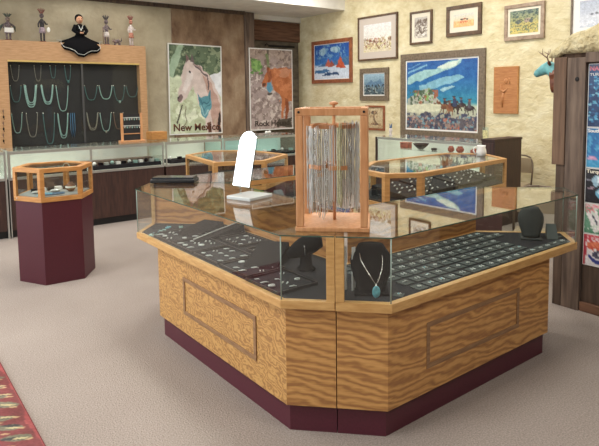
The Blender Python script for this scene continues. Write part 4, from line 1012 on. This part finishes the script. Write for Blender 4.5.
def rider(cx, cy, s, horse, man, hat):
    o = [('e', cx, cy, .055*s, .035*s, horse), ('p', [(cx-.05*s, cy-.02*s), (cx-.085*s, cy-.055*s), (cx-.07*s, cy-.065*s), (cx-.02*s, cy-.01*s)], horse), ('e', cx-.088*s, cy-.045*s, .022*s, .013*s, horse, .5)]
    for dx, k in ((-.04, -.015), (-.025, .01), (.03, .012), (.045, -.008)): o.append(('l', [(cx+dx*s, cy+.02*s), (cx+(dx+k)*s, cy+.085*s)], .007*s, horse))
    o += [('l', [(cx+.05*s, cy-.01*s), (cx+.075*s, cy+.04*s)], .006*s, (40, 34, 34)), ('p', [(cx-.018*s, cy), (cx-.022*s, cy-.075*s), (cx+.018*s, cy-.075*s), (cx+.02*s, cy)], man), ('e', cx-.002*s, cy-.092*s, .013*s, .016*s, (120, 84, 66)), ('e', cx-.002*s, cy-.108*s, .026*s, .007*s, hat)]
    return o
SKY = (28, 96, 160); TEAL = (40, 132, 168)
pic('largest painting, riders under a blue sky with streaming clouds, carved grey frame', (400.3, 54.5, 139, 484.5, 48, 137), 'fr_grey', .095, 'mat_white', .022,
    [(0, (40, 88, 152)), (.25, (36, 98, 160)), (.6, (52, 136, 160)), (.66, (196, 204, 176)), (.8, (168, 168, 148)), (1, (122, 112, 120))],
    [('p', [(.02, .22), (.2, .14), (.45, .12), (.6, .02), (.80, .0), (.78, .06), (.62, .14), (.4, .22), (.14, .30), (.02, .34)], (150, 190, 190)), ('p', [(.45, .10), (.62, .03), (.78, .01), (.72, .08), (.55, .14)], (206, 220, 206)),
     ('p', [(.2, .36), (.5, .26), (.76, .22), (.84, .26), (.62, .34), (.36, .42), (.2, .44)], (128, 178, 196)), ('p', [(.5, .42), (.66, .36), (.7, .38), (.56, .46)], (150, 190, 200)), ('l', [(.02, .16), (.3, .06)], .012, (120, 168, 196)), ('l', [(.02, .10), (.2, .04)], .008, (104, 150, 190)),
     ('p', [(.0, .56), (.12, .50), (.22, .42), (.34, .40), (.44, .50), (.50, .62), (0, .66)], (172, 176, 162)), ('n', (.05, .42, .48, .66), 16, .55, (78, 98, 76)), ('n', (.1, .42, .48, .66), 24, .66, (150, 92, 64)), ('n', (.12, .40, .4, .62), 20, .72, (120, 168, 92)),
     ('p', [(.0, .64), (.5, .62), (.5, .72), (.2, .78), (0, .74)], (206, 206, 178)), *rider(.80, .64, .9, (84, 66, 62), (50, 56, 84), (40, 36, 40)), *rider(.90, .68, 1.1, (60, 48, 50), (90, 84, 92), (50, 44, 44)), *rider(.57, .67, 1.15, (112, 74, 52), (46, 52, 70), (44, 38, 36)), *rider(.70, .66, 1.25, (62, 46, 42), (56, 66, 96), (36, 32, 36)), *rider(.64, .70, 1.0, (136, 92, 62), (120, 70, 56), (60, 50, 40)),
     ('p', [(.1, .86), (.3, .74), (.38, .78), (.36, .86), (.6, .82), (1, .84), (1, 1.1), (0, 1.1), (0, .9)], (92, 86, 92)), ('n', (0, .76, 1, 1), 16, .5, (66, 70, 92)), ('n', (0, .8, 1, 1), 22, .62, (150, 128, 118)), ('n', (0, .84, 1, 1), 12, .68, (170, 104, 84)), ('n', (0, .8, 1, 1), 30, .75, (110, 150, 160))], nx=130, jit=10, warp=.012)
# carved wooden panel
cp, (x0, z0, w, h) = frame('carved_wood_panel', 'orange brown wooden panel carved with a figure, right of the large painting', (493.5, 67.5, 113.5, 518, 65.5, 114), 'oak_orange', .012, .03)
M['carve'] = grain('carved_orange_wood', (190, 132, 82), (164, 106, 60), (2, 2, 12), 4)
MB().box((.01, -.03, .01), (w+.014, -.002, h+.014)).build('carved_board', 'carve', cp)
MB().ball((w*.55, -.03, h*.72), .035, 10, sc=(1, .35, 1.2)).tube([(w*.35, -.03, h*.66), (w*.30, -.032, h*.55), (w*.45, -.032, h*.48), (w*.62, -.03, h*.55)], [.012, .018, .022, .01], 8).tube([(w*.45, -.03, h*.5), (w*.40, -.03, h*.3), (w*.42, -.03, h*.15)], [.02, .022, .012], 8).tube([(w*.68, -.03, h*.8), (w*.72, -.03, h*.66)], .01, 6).build('carved_figure', 'carve', cp)

# ============================================================ RIGHT WALL COUNTER
RX0, RX1, RY0, RY1, RZ = 6.045, 6.62, 4.30, 6.19, 1.04
rc = empty('glass_counter', 'glass counter along the yellow wall below the large painting', 'counter', (RX0, RY1, 0), -PI/2)
Lr, Dr = RY1-RY0, RX1-RX0
MB().box((0, .05, 0), (Lr, Dr, .09)).build('kick_board', 'black', rc)
MB().box((0, .01, .09), (Lr, Dr, .60)).build('base_cabinet', 'walnut', rc)
MB().box((0, Dr-.02, .60), (Lr, Dr, RZ-.012)).build('back_lining', 'ivory', rc)
MB().box((0, .01, .60), (Lr, Dr-.02, .62)).build('display_deck', 'ivory', rc)
mb = MB(); mb.box((0, 0, RZ-.04), (Lr, .014, RZ-.012)); mb.box((0, 0, .59), (Lr, .014, .62)); mb.box((Lr-.02, 0, .62), (Lr, .014, RZ-.04)); mb.build('metal_trim', 'alu', rc)
MB().box((0, 0, .62), (.03, Dr-.02, RZ-.012)).build('end_panel', 'ivory', rc); MB().box((.0, -.002, .62), (.035, .016, RZ-.012)).build('dark_stile', 'walnut_side', rc)
MB().box((.03, .004, .62), (Lr-.02, .009, RZ-.04)).build('front_glass', 'glass', rc)
MB().box((0, 0, RZ-.012), (Lr, Dr, RZ)).build('glass_top', 'glass', rc)
MB().box((.34, .10, .86), (Lr-.03, Dr-.03, .868), 0).build('glass_shelf', 'glass', rc)
def shelf_item(px, py, prof, mat, label, kind, sc=1):
    p_ = onX(px, py, 6.3); o = MB().lathe(prof, seg=16).build(kind, mat); o.location = (6.3, max(p_.y, 4.42), .868); tag(o, label, kind.split('_')[-1]); return o
M['redpot'] = pbr('red_brown_pottery', (150, 84, 66), .6, noise=(30, .3)); M['darkpot'] = pbr('black_brown_pottery', (62, 44, 38), .5)
r_ = empty('woven_basket', 'reddish woven box basket at the left of the shelf under the painting', 'basket', (6.3, onX(406, 147, 6.3).y, .868))
bev(MB().box((-.05, -.075, 0), (.05, .075, .075)).build('basket_body', 'redpot', r_), .008); MB().box((-.052, -.077, .075), (.052, .077, .088)).build('basket_lid', pbr('basket_lid', (196, 130, 110), .7), r_)
shelf_item(421, 149, [(.03, 0), (.06, .02), (.10, .06), (.115, .085), (.105, .085), (.06, .03)], 'darkpot', 'dark wooden bowl on the glass shelf beside the woven basket', 'wooden_bowl')
shelf_item(434, 149, [(.03, 0), (.042, .012), (.04, .03), (.02, .034)], 'darkpot', 'tiny black dish on the glass shelf, right of the bowl', 'pottery_dish')
shelf_item(451, 151, [(.025, 0), (.045, .02), (.045, .05), (.028, .07), (.03, .08)], 'redpot', 'small red-brown pot, left one of the two round pots', 'pottery_pot')
shelf_item(460, 152, [(.03, 0), (.052, .024), (.055, .05), (.034, .075), (.036, .084)], 'redpot', 'rounder red-brown pot with pattern, right of the small pot', 'pottery_pot')
shelf_item(475, 153, [(.03, 0), (.062, .02), (.064, .045), (.036, .062), (.038, .068)], 'redpot', 'low wide red pot at the right end of the shelf', 'pottery_pot')
# things on top of the counter
p_ = onX(381, 135, 6.3); fg = empty('kachina_doll', 'small white and blue figurine on the far end of the wall counter', 'figurine', (6.3, min(p_.y-.02, 6.12), RZ))
MB().lathe([(.03, 0), (.032, .006), (.016, .012), (.022, .05), (.03, .08), (.016, .11)], seg=12).build('robe', _m['fdw'], fg)
MB().ball((0, 0, .128), .022, 8).tube([(0, -.01, .14), (.0, -.03, .19)], [.012, .003], 6).tube([(0, .01, .14), (.0, .03, .18)], [.010, .003], 6).build('head', pbr('fig_blue', (90, 110, 140), .6), fg)
p_ = onX(485, 142, 6.25); ac = empty('acrylic_card_holder', 'clear acrylic card holder standing on the wall counter near the dark cabinet', 'sign holder', (6.25, max(p_.y, 4.36), RZ), -PI/2)
MB().box((-.045, -.02, 0), (.045, .04, .006)).build('foot', 'acrylic', ac); MB().box((-.045, 0, .006), (.045, .006, .19)).build('acrylic_sleeve', 'acrylic', ac); MB().box((-.035, -.003, .02), (.035, -.0008, .15)).build('printed_card', pbr('pale_card', (206, 190, 140), .7, noise=(40, .3)), ac)
# dark cabinet at the end
dc = empty('dark_cabinet', 'tall dark brown cabinet at the near end of the wall counter', 'cabinet', (6.03, 4.10, 0))
MB().box((0, 0, 0), (.58, .19, 1.075)).build('carcass', 'walnut_side', dc); bev(MB().box((-.01, -.008, 1.075), (.59, .195, 1.10)).build('cabinet_top', 'walnut_side', dc), .004)
MB().box((-.006, .02, .06), (0, .17, 1.05)).build('cabinet_door', 'walnut', dc)

# folding chair against the wall
M['chair_b'] = pbr('beige_chair_metal', (168, 152, 128), .45, .3); M['chair_d'] = pbr('brown_chair_tube', (104, 88, 72), .5)
fc = empty('folding_chair', 'beige metal folding chair by the yellow wall, half hidden behind the dark cabinet', 'chair', (6.93, 4.42, 0), -1.35)
for s_ in (-1, 1):
    pts = [(s_*.205, .14, .40), (s_*.21, .17, .60), (s_*.20, .20, .70), (s_*.165, .215, .775), (s_*.10, .222, .80), (0, .225, .805)]
    MB().tube(pts, .012, 8).build('back_frame', 'chair_d', fc)
    MB().tube([(s_*.205, .14, .40), (s_*.21, -.18, .011)], .011, 8).build('leg', 'chair_d', fc)
    MB().tube([(s_*.175, -.05, .41), (s_*.18, .26, .011)], .011, 8).build('leg', 'chair_d', fc)
bev(MB().box((-.185, .20, .56), (.185, .212, .77)).build('backrest', 'chair_b', fc), .004)
bev(MB().box((-.19, -.2, .41), (.19, .16, .435)).build('seat', 'chair_b', fc), .01)
f2 = dup(fc, (4.62, 2.70, 0), -1.1, 'beige metal folding chair behind the far end of the right wing, seen through its glass')

# ============================================================ OAK TABLE CASES BEHIND THE ISLAND
def table_case(label, P, ztop, rail='oak_case'):
    cx = sum(p[0] for p in P)/len(P); cy = sum(p[1] for p in P)/len(P); Q = [(x-cx, y-cy) for x, y in P]; n = len(P)
    r_ = empty('oak_table_case', label, 'display case', (cx, cy, 0))
    zb = ztop-.30
    MB().prism(polyoff(Q, [.03]*n), 0, zb).build('pedestal', 'maroon_ped', r_)
    MB().prism(Q, zb, zb+.045).build('bottom_rail', rail, r_)
    bev(MB().prism(Q, ztop-.04, ztop, hole=polyoff(Q, [.05]*n)).build('top_rail', rail, r_), .003)
    MB().prism(polyoff(Q, [.02]*n), zb+.045, zb+.055).build('liner', 'tray', r_)
    MB().prism(polyoff(Q, [.045]*n), ztop-.012, ztop-.006, 0, side=1).build('glass_top', ['glass', 'glass_edge'], r_)
    for i in range(n):
        p, q = Vector(Q[i]), Vector(Q[(i+1) % n]); L_ = (q-p).length
        for u0, u1 in ((0, .042), (L_-.042, L_)):
            mb = MB(); post(mb, p, q, u0, u1, zb+.045, ztop-.04, .022); mb.build('corner_post', rail, r_)
        g = MB(); e = (q-p).normalized(); nn = Vector((-e.y, e.x))*.008; vpane(g, p+e*.042+nn, q-e*.042+nn, zb+.045, ztop-.04, .004); g.build('glass_pane', 'glass', r_)
    return r_, zb+.055
lo, zl = table_case('six-sided oak table case seen behind the tabletop mirror', [(2.72, 5.08), (3.20, 4.87), (3.75, 5.25), (3.72, 6.0), (3.3, 6.25), (2.86, 6.0)], 1.0)
ro, zr = table_case('long oak table case behind the right wing, white pitcher on its glass top', [(3.376, 3.345), (3.64, 3.173), (5.11, 3.33), (5.38, 3.80), (5.1, 4.12), (3.93, 4.08), (3.42, 3.72)], 1.0)
for k_, (cx, cy, w_, d_) in enumerate(((3.75, 3.50, .35, .42), (4.2, 3.58, .4, .4), (4.66, 3.63, .4, .4), (5.05, 3.72, .3, .4))):
    t_ = empty('jewellery_tray', 'black ring tray in the long oak table case, %s from the left' % ORD[k_], 'tray', (cx, cy, zr), .08, 'black ring trays in the long oak table case')
    MB().add([(-w_/2, -d_/2, 0), (w_/2, -d_/2, 0), (w_/2, d_/2, 0), (-w_/2, d_/2, 0), (-w_/2, -d_/2, .03), (w_/2, -d_/2, .03), (w_/2, d_/2, .09), (-w_/2, d_/2, .09)],
             [(0, 3, 2, 1), (4, 5, 6, 7), (0, 1, 5, 4), (1, 2, 6, 5), (2, 3, 7, 6), (3, 0, 4, 7)]).build('sloping_base', 'tray', t_)
    for i in range(5):
        for j in range(5):
            if hsh(i, j, k_) < .35: continue
            x_ = -w_*.4+w_*.2*i; y_ = -d_*.4+d_*.2*j
            lx = cx+x_*cos(.08)-y_*sin(.08); ly = cy+x_*sin(.08)+y_*cos(.08)
            o = piece(2, 1.6, (lx, ly, zr+.034+.06*(y_+d_/2)/d_), .5+.2*(i % 2), 'silver ring on the %s black tray of long table case, %s row, %s' % (ORD[k_], ORD[j], ORD[i]), 'silver rings in the long oak table case')
for k_, (cx, cy) in enumerate(((3.05, 5.25), (3.4, 5.3), (3.1, 5.7), (3.45, 5.75))):
    t_ = tag(MB().box((-.12, -.15, 0), (.12, .15, .02)).build('jewellery_tray', 'pad_light' if k_ % 2 else 'tray'), 'tray in the six-sided oak case, %s pair, %s one' % (('nearer', 'farther')[k_//2], ('left', 'right')[k_ % 2]), 'tray', 'trays in the six-sided oak case'); t_.location = (cx, cy, zl)
    for i in range(6):
        piece(2, 1.6, (cx-.06+.06*(i % 3), cy-.05+.1*(i//3), zl+.02), .4*i, 'silver piece in the six-sided oak case, tray %s %s, %s one' % (('nearer', 'farther')[k_//2], ('left', 'right')[k_ % 2], ORD[i]), 'silver pieces in the six-sided oak case')
# pitcher
pt = empty('ceramic_pitcher', 'white ceramic pitcher on the long oak table case beside the dark cabinet', 'pitcher', (5.14, 3.66, .994), -.6); pt.scale = (1.2, 1.2, 1.1)
MB().lathe([(.032, 0), (.038, .004), (.044, .03), (.042, .06), (.034, .085), (.038, .105), (.034, .105), (.03, .08)], seg=18).build('pitcher_body', 'white', pt)
MB().tube([(-.040, 0, .09), (-.066, 0, .085), (-.072, 0, .055), (-.058, 0, .03), (-.042, 0, .026)], .006, 8).build('handle', 'white', pt)

# ============================================================ PARTITION ON THE RIGHT
XP = 4.2
def ym(z0, z1, y0, y1, x0, x1, mat, name, label=None): pass
pa = MB().box((XP+.03, .2, 0), (XP+.22, 2.29, 1.95)); struct(pa.build('wall_partition', 'brown_plank'))
# rough stucco mound along the top, its colour darkened against the lamps
v = []; secs = []
NS = 90
for i in range(NS+1):
    y_ = 2.375-(2.375-.2)*i/NS
    k_ = min(1, (2.375-y_)/.36)
    zt = 1.925 + .215*(k_**.6) + .03*vnoise(y_*14, 1) + .015*vnoise(y_*40, 2) + .05*max(0, min(1, (2.0-y_)/1.5))
    zb_ = 1.925 if y_ > 2.29 else 1.95
    x0, x1 = XP-.025, XP+.26
    jx = lambda q: .022*(vnoise(y_*26, q)-.5)+.02*(vnoise(y_*60, q+7)-.5)
    ring = [(x0+.01, zb_), (x0-.004+jx(3), zb_+(zt-zb_)*.3), (x0-.004+jx(5), zb_+(zt-zb_)*.6), (x0+jx(9), zb_+(zt-zb_)*.88), (x0+.025+jx(11), zt), (x1, zt+.005), (x1, zb_)]
    v += [(a, y_, b) for a, b in ring]
nr = 7; f = [(i*nr+k_, (i+1)*nr+k_, (i+1)*nr+(k_+1) % nr, i*nr+(k_+1) % nr) for i in range(NS) for k_ in range(nr)]
f += [tuple(range(nr)), tuple(reversed(range(NS*nr, NS*nr+nr)))]
f = [tuple(reversed(q)) for q in f]
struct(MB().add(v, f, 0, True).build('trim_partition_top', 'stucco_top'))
def board(name, label, y0, y1, z0, z1, x0, x1, mat):
    return struct(bev(MB().box((x0, y0, z0), (x1, y1, z1)).build(name, mat), .004))
board('trim_5', '', 2.226, 2.326, 1.105, 1.922, XP-.03, XP+.03, 'brown_plank')
board('trim_6', '', 2.226, 2.296, 0, 1.105, XP-.02, XP+.03, 'dark_plank')
board('trim_7', '', 2.085, 2.224, 0, 1.915, XP-.022, XP+.03, 'grey_plank')
board('trim_8', '', .2, 2.083, 1.875, 1.948, XP-.03, XP+.03, 'grey_plank')
board('trim_9', '', .2, 2.083, 0, .07, XP-.012, XP+.03, 'red_plank')
board('wall_partition_boards', '', .2, 2.083, .07, 1.875, XP+.012, XP+.03, 'dark_plank')
kn = MB().ball((0, 0, 0), .016, 8, sc=(.15, 1, 1.1)).build('trim_10', 'iron'); kn.location = (XP-.023, 2.145, 1.755); struct(kn)
def pposter(label, y0, y1, z0, z1, bg, sh, nx=40, extra=None):
    r_ = empty('wall_poster', label, 'poster', (XP+.011, y0, z0), -PI/2); w, h = y0-y1, z1-z0
    MB().box((0, -.004, 0), (w, 0, h)).build('paper_sheet', 'paper', r_)
    art('poster_print', w-.01, h-.01, bg, sh, r_, nx=nx, jit=10, y=-.005, x0=.005, z0=.005, warp=.01)
    if extra: extra(r_, w, h)
    return r_
Y0 = 2.075
def blob(n_, box, cols, rx):
    rnd = random.Random(n_); o = []
    for i in range(n_): o.append(('e', rnd.uniform(box[0], box[2]), rnd.uniform(box[1], box[3]), rx*rnd.uniform(.6, 1.2), rx*rnd.uniform(.5, 1.0), rnd.choice(cols)))
    return o
pposter('poster of blue turquoise stones with pink heading, topmost on the partition', Y0, 1.45, 1.40, 1.865, [(0, (60, 80, 120)), (.2, (40, 70, 110)), (1, (20, 50, 90))],
        [('p', [(-.1, -.1), (1.1, -.1), (1.1, .10), (-.1, .10)], (96, 104, 132))]+blob(420, (0, .18, 1, 1), [(60, 130, 168), (90, 158, 186), (40, 102, 146), (120, 176, 196), (34, 76, 120), (24, 60, 100)], .024), 90,
        lambda r_, w, h: (text('NAVAJO', .045, .17, r_, pbr('pink_ink', (206, 120, 134), .6), .012, h-.05, -.007, .001), text('TURQUOISE', .028, .19, r_, 'paper', .012, h-.088, -.007, .0)))
pposter('blue poster with a white and pink hand, second from the top on the partition', Y0, 1.45, 1.10, 1.398, [(0, (40, 110, 160)), (.6, (34, 100, 160)), (1, (60, 150, 190))],
        [('p', [(.12, .5), (.2, .3), (.34, .34), (.5, .5), (.4, .66), (.2, .62)], (206, 196, 206)), ('l', [(.2, .4), (.34, .12)], .03, (170, 200, 216)), ('e', .07, .78, .06, .05, (200, 150, 180)), ('n', (0, 0, 1, 1), 8, .65, (70, 150, 190))], 50,
        lambda r_, w, h: text('Southwest', .034, .17, r_, 'paper', .01, h-.034, -.007, .001))
pposter('black poster with two pale blue stones, third from the top on the partition', Y0, 1.45, .835, 1.098, [(0, (24, 24, 32)), (1, (20, 20, 28))],
        [('e', .13, .34, .045, .16, (150, 180, 196)), ('e', .16, .30, .02, .1, (206, 220, 226)), ('e', .20, .70, .07, .15, (110, 170, 200)), ('e', .19, .66, .04, .08, (190, 216, 226)), ('n', (.02, .52, .1, .62), 30, .4, (150, 130, 140)), ('n', (.02, .3, .09, .36), 30, .4, (130, 130, 140))], 60,
        lambda r_, w, h: text('Turquoise', .036, .18, r_, 'mat_cream', .01, h-.036, -.007, .001))
pposter('green poster with a slanted white card, fourth from the top on the partition', Y0, 1.45, .605, .833, [(0, (120, 160, 136)), (.5, (110, 156, 130)), (1, (80, 130, 104))],
        [('p', [(.0, -.1), (1.1, -.1), (1.1, .1), (0, .12)], (216, 170, 176)), ('p', [(.02, .30), (.14, .14), (.24, .80), (.12, .95)], (224, 220, 220)), ('l', [(.11, .4), (.14, .55), (.16, .7)], .03, (60, 70, 90)), ('n', (0, .0, 1, 1), 12, .7, (200, 210, 200)), ('n', (0, .0, 1, .3), 20, .6, (216, 120, 130))], 60)
pposter('red and white poster with a blue fox-like shape, lowest on the partition', Y0, 1.45, .362, .603, [(0, (206, 120, 130)), (.15, (222, 214, 216)), (1, (216, 214, 216))],
        [('p', [(-.1, -.1), (.04, -.1), (.03, 1.1), (-.1, 1.1)], (176, 60, 74)), ('n', (0, 0, 1, .2), 14, .4, (196, 70, 84)), ('e', .17, .32, .12, .13, (214, 120, 90)), ('n', (.05, .15, .5, .5), 16, .6, (196, 90, 70)), ('e', .20, .62, .09, .14, (70, 70, 90)), ('p', [(.06, .6), (.14, .78), (.26, .84), (.36, .74), (.3, .94), (.16, .95), (.08, .8)], (50, 60, 130)), ('e', .22, .6, .04, .06, (200, 200, 206))], 60)

# turquoise deer head on the end of the partition, looking away from the posters
dh = empty('mounted_deer_head', 'turquoise deer head trophy with antlers on the end of the stucco partition', 'trophy', (XP+.10, 2.327, 1.815)); dh.scale = (.85, .78, .9)
M['brownplq'] = grain('brown_plaque', (128, 76, 52), (96, 54, 38), (2, 2, 6), 5)
n_ = 20; P_ = [(.085*sin(2*PI*i/n_)*(1 if cos(2*PI*i/n_) > 0 else .75), .13*cos(2*PI*i/n_)) for i in range(n_)]
v = [(x, 0, z-.05) for x, z in P_]+[(x*.9, .10, z*.9-.06) for x, z in P_]
MB().add(v, [tuple(range(n_)), tuple(reversed(range(n_, 2*n_)))]+[(i, n_+i, n_+(i+1) % n_, (i+1) % n_) for i in range(n_)]).build('shield_plaque', 'brownplq', dh)
M['deer_t'] = pbr('turquoise_paint', (104, 166, 168), .5, noise=(20, .12))
MB().tube([(0, .03, -.03), (0, .07, -.005), (0, .11, .03), (0, .15, .045), (0, .20, .03), (0, .25, .008), (0, .285, -.008), (0, .298, -.012)], [.070, .070, .064, .060, .050, .038, .032, .020], 12).build('head', 'deer_t', dh)
for s_ in (-1, 1):
    MB().tube([(s_*.035, .11, .06), (s_*.075, .10, .085), (s_*.10, .09, .10)], [.012, .018, .003], 7).build('ear', 'brownplq', dh)
    MB().tube([(s_*.02, .13, .08), (s_*.045, .14, .13), (s_*.06, .19, .165), (s_*.05, .235, .19)], [.008, .007, .005, .002], 6).tube([(s_*.045, .14, .13), (s_*.05, .12, .19)], [.006, .002], 5).tube([(s_*.058, .18, .16), (s_*.07, .175, .21)], [.005, .002], 5).build('antler', 'brown_bead', dh)
    MB().ball((s_*.036, .17, .048), .006, 6).build('eye', 'velvet', dh)
MB().ball((0, .30, -.006), .013, 6).build('nose', 'velvet', dh)

# iron strap on the recessed door
ih = tag(MB().bar((6.69, YW+.205, 2.69), (7.34, YW+.205, 2.69), .026, .037).tube([(6.70, YW+.2, 2.69), (6.64, YW+.2, 2.73), (6.59, YW+.2, 2.69)], .01, 6).build('iron_hinge_strap', 'iron'), 'black iron strap hinge across the grey door above the corner poster', 'hinge')
# clip on poster two / white bow on the counter behind the mirror
wb = tag(MB().ball((-.03, 0, .03), .03, 8, sc=(1, .5, .8)).ball((.03, 0, .035), .03, 8, sc=(1, .5, .8)).ball((0, 0, .03), .015, 8).build('white_ornament', 'white'), 'small white bow-shaped ornament on the teal counter under the corner poster', 'ornament'); wb.location = (5.15, 7.75, 1.04)

sc = bpy.context.scene
sc.view_settings.view_transform = 'Standard'; sc.view_settings.look = 'None'; sc.view_settings.gamma = 1; sc.view_settings.exposure = 0.18
sc.cycles.max_bounces = 10; sc.cycles.transparent_max_bounces = 40; sc.cycles.caustics_reflective = False; sc.cycles.caustics_refractive = False
sc.cycles.sample_clamp_indirect = 4
sc.cycles.use_denoising = True
